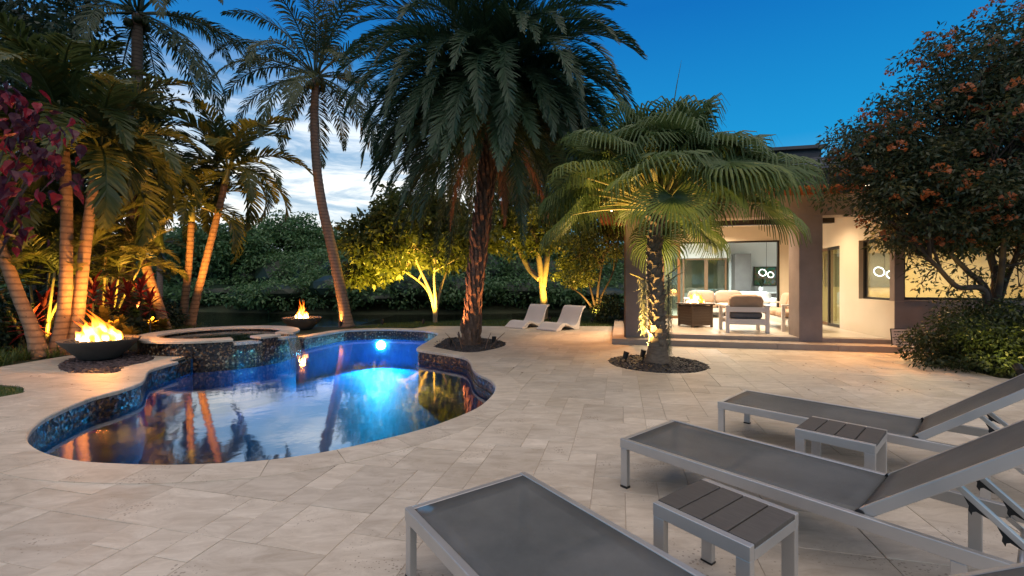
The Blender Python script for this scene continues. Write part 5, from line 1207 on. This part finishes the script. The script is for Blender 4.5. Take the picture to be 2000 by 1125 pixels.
def clump_centres(ells, k, shell=.55, seed=0, zmin=None):
    r_ = np.random.default_rng(seed); out = []; vol = np.array([e[3] * e[4] * e[5] for e in ells]) ** .67; vol /= vol.sum()
    while len(out) < k:
        e = ells[r_.choice(len(ells), p=vol)]; o = r_.normal(0, 1, 3); o /= np.linalg.norm(o); rad = shell + (1 - shell) * r_.random() if r_.random() < .8 else r_.random()
        q = np.array(e[:3]) + o * rad * np.array(e[3:6]) * r_.uniform(.88, 1.06)
        if zmin is not None and q[2] < zmin: continue
        out.append(q)
    return np.array(out)
def tree(name, label, base, stems, ells, kc, n_per, rc, size, leafm, barkm, aspect=.42, group=None, seed=0, r0=.09, twigs=70, zmin=None, shell=.55, cat='tree'):
    th = thing(name, label, cat, base, group=group); b = Vector(base); rl = random.Random(seed)
    CC = clump_centres(ells, kc, shell, seed, zmin) - np.array(b[:])
    V, Fq = leaves_np(CC, n_per, rc, size, aspect); o = inst('crown', np_mesh('crown', V, Fq, leafm), th)
    tips = []
    for si, st in enumerate(stems):
        P_ = catmull([Vector(p) - b for p in st], 8); rr_ = r0 * (1 if si == 0 else .8); MB().tube(P_, [rr_ * (1 - .65 * i / len(P_)) for i in range(len(P_))], 9).build('trunk', barkm, th, smooth=True); tips += P_[len(P_) // 2:]
    bm_ = MB()
    for k in range(twigs):
        q = Vector(CC[rl.randrange(len(CC))]); a = min(rl.sample(tips, min(6, len(tips))), key=lambda t: (t - q).length); m_ = a.lerp(q, .5) + Vector((rl.gauss(0, .1), rl.gauss(0, .1), rl.uniform(-.05, .2))); ln = (q - a).length
        bm_.tube([a, a.lerp(m_, .5), m_, m_.lerp(q, .5), q], [r0 * .30, r0 * .25, r0 * .18, r0 * .12, r0 * .05], 5)
    if twigs: kind(bm_.build('branches', barkm, th, smooth=True, fix=False), 'stuff')
    return th
# golden-lit trees on the lawn
Y1 = 15.6
def P1(px_, py_, dy=0): return at(px_, py_, Y1 + dy)
b = at(850, 632, Y1); b.z = -.04
tree('shade_tree', 'low spreading tree lit gold from below, left of the date palm trunk', b, [[b, P1(848, 600), P1(838, 565), P1(818, 520, -.2), P1(800, 470, -.4)], [b, P1(853, 600), P1(862, 560), P1(880, 510, .3), P1(895, 470, .5)], [b, P1(846, 595), P1(830, 560, .3), P1(790, 530, .5), P1(740, 505, .6)], [b, P1(851, 590, -.2), P1(848, 550, -.4), P1(850, 500, -.8)]],
     [(*P1(800, 462), 2.1, 1.8, 1.3), (*P1(735, 495), 1.4, 1.4, .95), (*P1(885, 465), 1.4, 1.5, 1.3), (*P1(810, 415), 1.8, 1.4, .9), (*P1(705, 530, .3), .7, .9, .5)], 300, 64, .36, .23, 'leaf_gold', 'bark_pale', seed=21, r0=.085, zmin=1.05)
Y2 = 17.0
def P2(px_, py_, dy=0): return at(px_, py_, Y2 + dy)
b = at(1062, 626, Y2); b.z = -.04
tree('shade_tree', 'taller tree with a thick gold lit trunk behind the white chaises', b, [[b, P2(1062, 590), P2(1058, 550), P2(1050, 490), P2(1035, 430), P2(1020, 380)], [P2(1060, 560), P2(1068, 510), P2(1072, 460, .3), P2(1085, 400, .5)], [P2(1055, 545), P2(1030, 520, .4), P2(1005, 465, .6), P2(990, 410, .7)]],
     [(*P2(1040, 400), 2.1, 1.8, 1.6), (*P2(1000, 450), 1.3, 1.4, 1.2), (*P2(1100, 450), 1.4, 1.4, 1.4), (*P2(1030, 330), 1.6, 1.5, 1.0)], 210, 60, .36, .20, 'leaf_gold', 'bark_pale', seed=22, r0=.17, zmin=1.7)
Y3 = 16.1
def P3(px_, py_, dy=0): return at(px_, py_, Y3 + dy)
b = at(1168, 630, Y3); b.z = -.04
tree('shade_tree', 'small many-stemmed tree lit amber beside the left end of the house', b, [[b, P3(1166, 600), P3(1170, 550), P3(1180, 500), P3(1190, 455)], [b, P3(1155, 600), P3(1135, 575), P3(1112, 560, .2)], [b, P3(1160, 590), P3(1148, 545, .3), P3(1130, 500, .4)], [b, P3(1175, 580), P3(1192, 545), P3(1205, 510, .3)]],
     [(*P3(1165, 480), 1.15, 1.2, .9), (*P3(1125, 530), .8, 1.0, .55), (*P3(1180, 430), 1.0, 1.1, .7)], 120, 55, .30, .12, 'leaf_gold', 'bark_dark', seed=23, r0=.06, zmin=1.0)
# young shrub on the lawn next to the house
b = at(1195, 634, 15.2); b.z = -.04
tree('shrub', 'low dark green shrub on the lawn against the left end of the house', b, [[b, b + Vector((0, 0, .4))]], [(b.x, b.y, .45, .65, .5, .5)], 30, 50, .22, .10, 'leaf_hedge', 'bark_dark', seed=24, r0=.02, twigs=10, cat='shrub')
for k, (x, y, r_, lb) in enumerate(((-10.7, 9.2, .8, 'dark low shrub at the left edge behind the leaning trunk'), (-11.3, 10.9, .95, 'dark low shrub under the middle cane palm clump'), (-10.2, 12.6, .85, 'dark low shrub between the tall coconut and the lake'), (-9.4, 10.3, .55, 'dark low shrub behind the red ti plants'))):
    b = Vector((x, y, -.04)); tree('shrub', lb, b, [[b, b + Vector((.05, 0, .5))]], [(x, y, r_ * .6, r_ * 1.1, r_, r_ * .75)], 60, 55, .26, .13, 'leaf_dark', 'bark_dark', seed=140 + k, r0=.025, twigs=14, cat='shrub', group='dark shrubs in the left bed')
# big flowering tree on the right
b = Vector((8.3, 7.95, -.04)); YF = 7.6
def PF(px_, py_, dy=0): return at(px_, py_, YF + dy)
ft_e = [(*PF(1900, 270), 2.0, 1.6, 1.75), (*PF(1760, 330), 1.15, 1.1, .95), (*PF(1960, 150), 1.6, 1.4, 1.15), (*PF(2080, 260, .2), 1.7, 1.6, 1.8), (*PF(1830, 400), 1.3, 1.2, .8), (*PF(1700, 300), .55, .7, .55), (*PF(1960, 420), 1.3, 1.2, .8), (*PF(1860, 440, .1), 1.2, 1.0, .55), (*PF(1980, 480, .2), 1.0, .9, .6)]
flt = tree('flowering_tree', 'large tree with orange flower clusters in front of the right wing', b, [[b, PF(1945, 560, .3), PF(1935, 500, .2), PF(1920, 420), PF(1905, 320)], [b, PF(1960, 560, .3), PF(1985, 500), PF(2010, 430)], [b, PF(1930, 580, .2), PF(1890, 530), PF(1850, 490), PF(1815, 450)], [b, PF(1950, 570), PF(1960, 480, -.3), PF(1965, 400, -.5)], [b, PF(1925, 575), PF(1870, 560, -.1), PF(1830, 520, -.2), PF(1810, 500, -.2)]],
     ft_e, 620, 110, .32, .10, 'leaf_flowering', 'bark_dark', .36, seed=31, r0=.075, twigs=150, zmin=1.95, shell=.5)
# sparse low sprays in front of the lit window
CC = np.array([PF(px_, py_, dy)[:] for px_, py_, dy in [(1790, 520, 0), (1800, 555, .1), (1830, 530, 0), (1850, 570, 0), (1775, 500, -.1), (1870, 520, .1), (1890, 560, 0), (1915, 530, 0), (1820, 490, 0), (1860, 480, .1), (1980, 520, 0), (1940, 540, .1), (1990, 560, 0)]]) - np.array(b[:])
V, Fq = leaves_np(CC, 34, .20, .085, .46, 1.0); inst('low_sprays', np_mesh('low_sprays', V, Fq, 'leaf_flowering'), flt)
kind(flt.children[-1], 'stuff')
mb = MB(); rk = random.Random(9); hub = [PF(1890, 530) - b, PF(1850, 490) - b, PF(1870, 560, -.1) - b, PF(1830, 520, -.2) - b, PF(1985, 500) - b, PF(1935, 500, .2) - b]
for c in CC:
    c = Vector(c); h = min(hub, key=lambda q: (q - c).length); mb.tube([h, h.lerp(c, .5) + Vector((0, 0, .05)), c], [.014, .010, .006], 5)
    for j in range(7): e = c + Vector((rk.gauss(0, .15), rk.gauss(0, .15), rk.gauss(0, .14))); mb.tube([c, c.lerp(e, .5) + Vector((0, 0, .02)), e], [.006, .004, .002], 4)
kind(mb.build('spray_twigs', 'bark_dark', flt, fix=False), 'stuff')
mb = MB(); pr = random.Random(2)
for k in range(12):
    a = pr.uniform(0, 6.28); e = pr.uniform(-.3, 1.2); d = Vector((math.cos(a) * math.cos(e), math.sin(a) * math.cos(e), math.sin(e))); p = d * .045; s = d.orthogonal().normalized() * .016; s2 = d.cross(s).normalized() * .016
    mb.quad(p - s, p - s2 + d * .02, p + s, p + s2 + d * .02); mb.quad(p * .2 - s * .1, p * .2 + s * .1, p + s * .1, p - s * .1)
flower = mb.mesh('flower_cluster', 'petal_orange', fix=False)
FC = clump_centres(ft_e, 420, 1.0, 77, 2.0); FC = FC[np.argsort(FC[:, 1])][:290]
for q in FC:
    q = Vector(q); inst('flower_cluster', flower, flt, q - b + Vector((0, -.06, 0)), (pr.uniform(-.5, .5), pr.uniform(-.5, .5), pr.uniform(0, 6.28)), pr.uniform(1.0, 2.1))
# hedge mound at the foot of the tree
hb0 = gp(1880, 716); he = [(*at(1850, 680, 7.55), .75, .55, .55), (*at(1920, 690, 7.0), .85, .6, .62), (*at(1990, 690, 6.8), .8, .6, .75), (*at(1900, 640, 7.7), .8, .5, .45), (*at(2070, 680, 6.9), .9, .7, .8), (*at(1970, 620, 7.5), .7, .5, .45)]
tree('hedge', 'dark clipped hedge mound below the flowering tree, amber lit on one side', hb0, [[hb0 + Vector((x, .2, -.03)), hb0 + Vector((x * 1.2, .25, .35))] for x in (-.3, .2, .8, 1.4)], he, 210, 90, .22, .075, 'leaf_hedge', 'bark_dark', .36, seed=41, r0=.02, twigs=40, zmin=.06, shell=.4, cat='hedge')
# thicket along the far bank: one dense mass with a dark inside
te = []; rl = random.Random(8)
for x in np.arange(-52, 34, 2.6):
    for row, (dy, hh) in enumerate(((1.2, 1.6), (3.5, 3.0), (6.5, 4.6))):
        y = far_y(x) + dy + rl.uniform(-.5, .5); hz = hh * rl.uniform(.55, 1.25) * (1.0 if x < 6 else .85)
        te.append((x + rl.uniform(-.8, .8), y, hz * .52, 2.3, 1.9, hz * .55))
CC = clump_centres(te, 8000, .9, 5, -.2); CC = CC[(CC[:, 1] < 60)]
V, Fq = leaves_np(CC, 42, .6, .24, .5, .6); tk = inst('mangrove_thicket', np_mesh('mangrove_thicket', V, Fq, 'leaf_mangrove')); kind(tk, 'stuff'); tag(tk, 'dense dark green mangrove thicket along the far bank of the lake', 'thicket')
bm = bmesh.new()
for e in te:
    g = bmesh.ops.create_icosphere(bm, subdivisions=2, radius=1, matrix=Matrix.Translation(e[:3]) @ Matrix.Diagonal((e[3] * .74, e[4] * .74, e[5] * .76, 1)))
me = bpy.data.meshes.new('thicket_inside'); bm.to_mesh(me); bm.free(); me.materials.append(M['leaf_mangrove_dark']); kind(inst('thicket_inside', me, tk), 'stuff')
# taller crowns standing out of the thicket
for k, (px_, py_, Y_, s, lb) in enumerate(((560, 440, 33, 1.0, 'rounded tall tree rising highest above the far bank thicket'), (655, 462, 33, .8, 'rounded tree right of the tallest one on the far bank, behind the coconut trunk'), (470, 455, 31, .85, 'bushy tree on the far bank, left of the tallest one'), (400, 462, 30, .85, 'bushy tree on the far bank behind the arching ringed palm'), (1000, 470, 31, 1.0, 'dark tree on the far bank behind the gold lit trunk'), (880, 455, 32, 1.0, 'dark tree on the far bank behind the date palm trunk'), (1120, 480, 31, .9, 'dark tree on the far bank behind the small amber tree'), (760, 465, 32, .9, 'dark tree on the far bank behind the low spreading tree'))):
    c = at(px_, py_, Y_); b = Vector((c.x, c.y, .1))
    tree('bank_tree', lb, b, [[b, b.lerp(c, .5) + Vector((.3, 0, 0)), c]], [(c.x, c.y, c.z - .3, 2.3 * s, 2.0, 1.5 * s), (c.x - 1.4 * s, c.y - .5, c.z - 1.2, 1.6, 1.5, 1.3), (c.x + 1.5 * s, c.y - .4, c.z - 1.3, 1.6, 1.5, 1.3)], 170, 40, .55, .27, 'leaf_mangrove', 'bark_dark', .5, 'trees on the far bank', 60 + k, .14, 20)
# dark trees closing the left background
for k, (x, y, z, s, lb) in enumerate(((-12.6, 11.9, 6.3, 1.3, 'dark leafy tree at the far left behind the palms, upper left corner'), (-15.6, 14.9, 3.6, .9, 'dark leafy tree behind the cane palms, low at the left edge'))):
    b = Vector((x, y, -.04)); tree('background_tree', lb, b, [[b, (x + .2, y, z * .5), (x, y, z)], [(x + .1, y, z * .4), (x - 1, y + .2, z * .8), (x - 1.6, y, z + .5)]], [(x, y, z, 2.6 * s, 2.3 * s, 2.2 * s), (x + 1.5 * s, y - .3, z - 1.2, 1.6 * s, 1.5 * s, 1.5 * s), (x - 1.4, y, z + 1.6 * s, 2.0 * s, 1.8 * s, 1.5 * s)], 230, 55, .5, .20, 'leaf_dark', 'bark_dark', .45, None, 80 + k, .16, 50)
# shrub with crimson leaves hanging in at the left edge
lm = MB(); s_ = [(0, 0), (.32, .12), (.50, .42), (.42, .72), (.22, .90), (0, 1.12)]
lm.v = [(0, 0, 0), (0, .4, -.10), (0, .78, -.10), (0, 1.25, -.34)] + [(.26, .10, .10), (.40, .40, .10), (.25, .80, .02)] + [(-.26, .10, .10), (-.40, .40, .10), (-.25, .80, .02)]
lm.f = [(0, 4, 1), (4, 5, 1), (5, 6, 2, 1), (6, 3, 2), (0, 1, 7), (7, 1, 8), (8, 1, 2, 9), (9, 2, 3)]
red_leaf, plum_leaf = lm.mesh('leaf', 'leaf_red', fix=False), lm.mesh('leaf', 'leaf_plum', fix=False)
b = Vector((-6.5, 5.35, -.02)); rs_ = thing('red_leaf_shrub', 'tall shrub with large crimson and plum leaves at the left edge', 'shrub', b); Yr = 5.3
ends = [(-10, 170), (40, 200), (70, 240), (105, 265), (90, 310), (40, 290), (60, 350), (20, 400), (-30, 300), (-40, 430), (10, 440), (110, 340), (-60, 200)]
for k, (px_, py_) in enumerate(ends):
    e = at(px_, py_, Yr + (k % 3 - 1) * .18) - b; MB().tube(bez((0, 0, 0), (-.1, 0, 1.1), e * .6 + Vector((-.1, 0, .5)), e, 10), [.022, .02, .018, .016, .014, .012, .010, .008, .006, .004], 6).build('stem', 'bark_dark', rs_)
    for j in range(20):
        p = e + Vector((random.gauss(0, .13), random.gauss(0, .13), random.gauss(0, .12)))
        inst('leaf', red_leaf if random.random() < .42 else plum_leaf, rs_, p, (R(-50) + random.gauss(0, .4), random.gauss(0, .35), random.uniform(0, 6.28)), random.uniform(.085, .15))
# red ti plants and golden crotons in the bed by the spa
def strap(name, mat, L_, w, droop, fold=.2):
    mb = MB(); n = 6
    for i in range(n + 1):
        t = i / n; a = droop * t; x = L_ * t * (1 - .15 * droop * t); z = -L_ * droop * .5 * t * t; wd = w * (math.sin(PI * min(1, .12 + .88 * t)) ** .7) * .5 + .002; mb.v += [(x, -wd, z + wd * fold), (x, 0, z), (x, wd, z + wd * fold)]
    for i in range(n): q = i * 3; mb.f += [(q, q + 1, q + 4, q + 3), (q + 1, q + 2, q + 5, q + 4)]
    return mb.mesh(name, mat, True, fix=False)
ti_m = [strap('leaf', 'leaf_ti', .46, .075, .5), strap('leaf', 'leaf_ti', .42, .065, .9), strap('leaf', 'leaf_ti', .36, .07, .25)]
def rosette(name, label, cat, base, hgt, meshes, n, grp, stem_m='bark_dark', sc=1.0, lean=(0, 0), e0=80, e1=-15):
    th = thing(name, label, cat, base, group=grp); top = Vector((lean[0], lean[1], hgt)); MB().tube([(0, 0, -.04), top * .5, top], [.022, .018, .014], 7).build('stem', stem_m, th)
    for k in range(n):
        f = k / n; a = k * 2.39996; inst('leaf', meshes[k % len(meshes)], th, top + Vector((0, 0, .08 - .38 * f * min(1, hgt))), (random.uniform(-.3, .3), -R(e0 + (e1 - e0) * f), a), random.uniform(.8, 1.15) * sc)
ti = [(85, 605, 9.6, .95, 'dark red ti plant left of the upright ringed palm'), (112, 590, 9.9, 1.1, 'red ti plant peeping out behind the upright ringed palm'), (182, 570, 9.9, 1.2, 'red ti plant right of the leaning ringed palm behind the fire bowl'), (215, 585, 10.2, 1.0, 'red ti plant in the middle of the bed, above the golden crotons'), (250, 575, 10.6, 1.15, 'red ti plant in front of the tall coconut trunk'), (275, 568, 10.9, 1.2, 'red ti plant right of the tall coconut trunk'), (293, 590, 10.9, .9, 'rightmost red ti plant, touching the palm left of the spa'), (60, 640, 9.0, .55, 'small red ti plant low at the leaning left trunk')]
for px_, py_, Y_, h_, lb in ti: q = at(px_, py_, Y_); rosette('ti_plant', lb, 'plant', Vector((q.x, q.y, 0)), max(q.z, .3), ti_m, 26, 'red ti plants in the left bed')
cr_m = [strap('leaf', 'leaf_croton', .24, .115, .45, .1), strap('leaf', 'leaf_croton', .20, .10, .8, .1)]
cr = [(205, 625, 9.5, 'golden croton directly behind the near flame'), (232, 640, 9.4, 'golden croton right of the near flame'), (222, 655, 9.2, 'low golden croton between the flame and the spa'), (250, 662, 9.3, 'golden croton nearest the left end of the spa'), (292, 655, 11.6, 'small golden croton at the foot of the palm left of the spa'), (318, 650, 11.9, 'small golden croton behind the spa coping')]
for px_, py_, Y_, lb in cr: q = at(px_, py_, Y_); rosette('croton', lb, 'plant', Vector((q.x, q.y, 0)), max(q.z, .15), cr_m, 34, 'golden leaved crotons in the left bed', sc=1.15)
# tufts of strappy ground cover along the patio edge
def tufts(label, pts, blades, L_):
    V3 = []; Fq = []
    for c in pts:
        for k in range(blades):
            a = random.uniform(0, 6.28); e = random.uniform(.5, 1.4); l_ = L_ * random.uniform(.6, 1.2); d = Vector((math.cos(a) * math.cos(e), math.sin(a) * math.cos(e), math.sin(e))); s = Vector((-math.sin(a), math.cos(a), 0)) * .006; p = c + Vector((random.gauss(0, .06), random.gauss(0, .06), 0)); m_ = p + d * l_ * .6; t_ = m_ + (d + Vector((0, 0, -.9))).normalized() * l_ * .4
            k0 = len(V3); V3 += [p - s, p + s, m_ + s * .8, m_ - s * .8, t_, t_ + s * .1]; Fq += [(k0, k0 + 1, k0 + 2, k0 + 3), (k0 + 3, k0 + 2, k0 + 5, k0 + 4)]
    o = inst('ground_cover', np_mesh('ground_cover', np.array([v[:] for v in V3]), np.array(Fq), 'blade_green')); kind(o, 'stuff'); return tag(o, label, 'ground cover')
tufts('strappy green ground cover along the patio edge at the left', [Vector((-8.55 - random.random() * 1.6, random.uniform(6.3, 8.6), -.03)) for _ in range(60)], 42, .36)
tufts('strappy ground cover behind the spa by the water', [Vector((random.uniform(-10.5, -8.2), random.uniform(10.6, 13.2), -.03)) for _ in range(70)], 30, .34)
# reeds on the far bank
o = tufts('pale green reeds at the water edge beyond the pool', [at(random.uniform(690, 800), 606, 24.5) + Vector((0, random.uniform(-.6, .8), -1.25)) for _ in range(70)], 26, 1.1)

# ================================================================== garden lights (their fixtures stand in the beds)
def uplight(label, pos, target, col, power, spot=70, size=.04):
    pos = Vector(pos); d = (Vector(target) - pos).normalized(); th = thing('garden_spotlight', label, 'spotlight', pos, group='garden spotlights')
    MB().tube([(0, 0, -.04), (0, 0, .09)], .012, 8).build('stake', 'fixture_black', th)
    q = Vector((0, 0, .12)); MB().tube([q - d * .07, q + d * .06], [.04, .05], 14).build('housing', 'fixture_black', th)
    lamp('garden_spotlight', 'SPOT', pos + q + d * .075, col, power, target, size, spot, .8)
AMB = (1.0, .40, .07); GOLD = (1.0, .60, .075); RED = (1.0, .36, .11)
uplight('spotlight in the gravel left of the fan palm, aimed up its trunk', gp(1222, 707), (ftop + base) / 2 + Vector((0, 0, .35)), (1, .62, .18), 380, 105)
uplight('spotlight in the gravel close to the fan palm trunk', gp(1256, 703), ftop + Vector((.5, 0, .9)), (1, .62, .18), 560, 115)
uplight('spotlight at the foot of the date palm, pool side', base * 0 + gp(880, 676), ptop + Vector((0, 0, -1)), RED, 170, 75); uplight('spotlight at the foot of the date palm, house side', gp(965, 673), ptop + Vector((.2, 0, -1)), RED, 150, 75)
uplight('spotlight under the low spreading tree', P1(842, 634, -.9) * 1 + Vector((0, 0, 0)) if False else Vector((-2.9, 14.75, -.02)), (-3.1, 15.8, 2.4), GOLD, 1000, 120)
uplight('spotlight on the left side of the low spreading tree', Vector((-4.2, 14.6, -.02)), (-4.4, 15.6, 2.4), GOLD, 700, 120)
uplight('spotlight at the thick gold lit trunk', Vector((1.35, 16.1, -.02)), (.9, 17.0, 3.4), GOLD, 600, 95)
uplight('spotlight under the small amber tree', Vector((2.75, 15.4, -.02)), (2.9, 16.1, 2.4), (1, .55, .12), 330, 110)
uplight('spotlight between the two leaning palms behind the spa', Vector((-8.5, 12.1, .0)), (-8.7, 13.1, 4.0), AMB, 680, 85)
uplight('spotlight at the palm left of the spa', Vector((-9.0, 11.4, .0)), (-10.0, 12.2, 4.6), AMB, 560, 95)
uplight('spotlight behind the near fire bowl, aimed up the ringed palms', Vector((-7.75, 8.75, .0)), (-8.5, 8.9, 3.6), AMB, 480, 100)
uplight('spotlight in the thicket of cane palms', Vector((-9.6, 10.6, .0)), (-11.2, 12.0, 2.6), GOLD, 420, 110)
uplight('spotlight at the left cane palm clump', Vector((-9.1, 9.0, .0)), (-10.2, 9.8, 2.6), GOLD, 220, 110)
uplight('spotlight at the foot of the slender coconut palm', Vector((-5.3, 13.95, -.02)), (-5.6, 14.16, 4), AMB, 120, 70)
uplight('spotlight hidden in the hedge below the flowering tree', at(1962, 712, 6.15) * 1 if False else Vector((6.75, 6.0, .12)), (7.6, 7.2, .75), (1, .72, .16), 45, 90)
uplight('added spotlight out of view by the red leaved shrub at the left edge', Vector((-7.0, 5.7, .0)), (-5.7, 5.4, 2.8), (1, .45, .12), 110, 90)  # added lamp outside the frame, put there to light the crimson shrub

# leaves blown onto the paving near the hedge, the palms and the loungers
pts = [gp(random.uniform(1560, 1900), random.uniform(705, 770)) for _ in range(34)] + [gp(random.uniform(1000, 1250), random.uniform(680, 730)) for _ in range(10)] + [gp(random.uniform(60, 330), random.uniform(735, 752)) for _ in range(6)]
V3 = []; Fq = []
for p in pts:
    if not inside(p, patio_poly) or any(inside(p, h) for h in HOLES): continue
    a = random.uniform(0, 6.28); l_ = random.uniform(.025, .055); d = Vector((math.cos(a), math.sin(a), 0)) * l_; s_2 = Vector((-d.y, d.x, 0)) * .28; k0 = len(V3)
    V3 += [p + Vector((0, 0, .005)) - d * .5, p + s_2 + Vector((0, 0, .012)), p + d * .5 + Vector((0, 0, .006)), p - s_2 + Vector((0, 0, .010))]; Fq.append((k0, k0 + 1, k0 + 2, k0 + 3))
o = inst('fallen_leaves', np_mesh('fallen_leaves', np.array([v[:] for v in V3]), np.array(Fq), 'dead_frond')); kind(o, 'stuff'); tag(o, 'small brown fallen leaves scattered on the paving near the hedge', 'leaves')
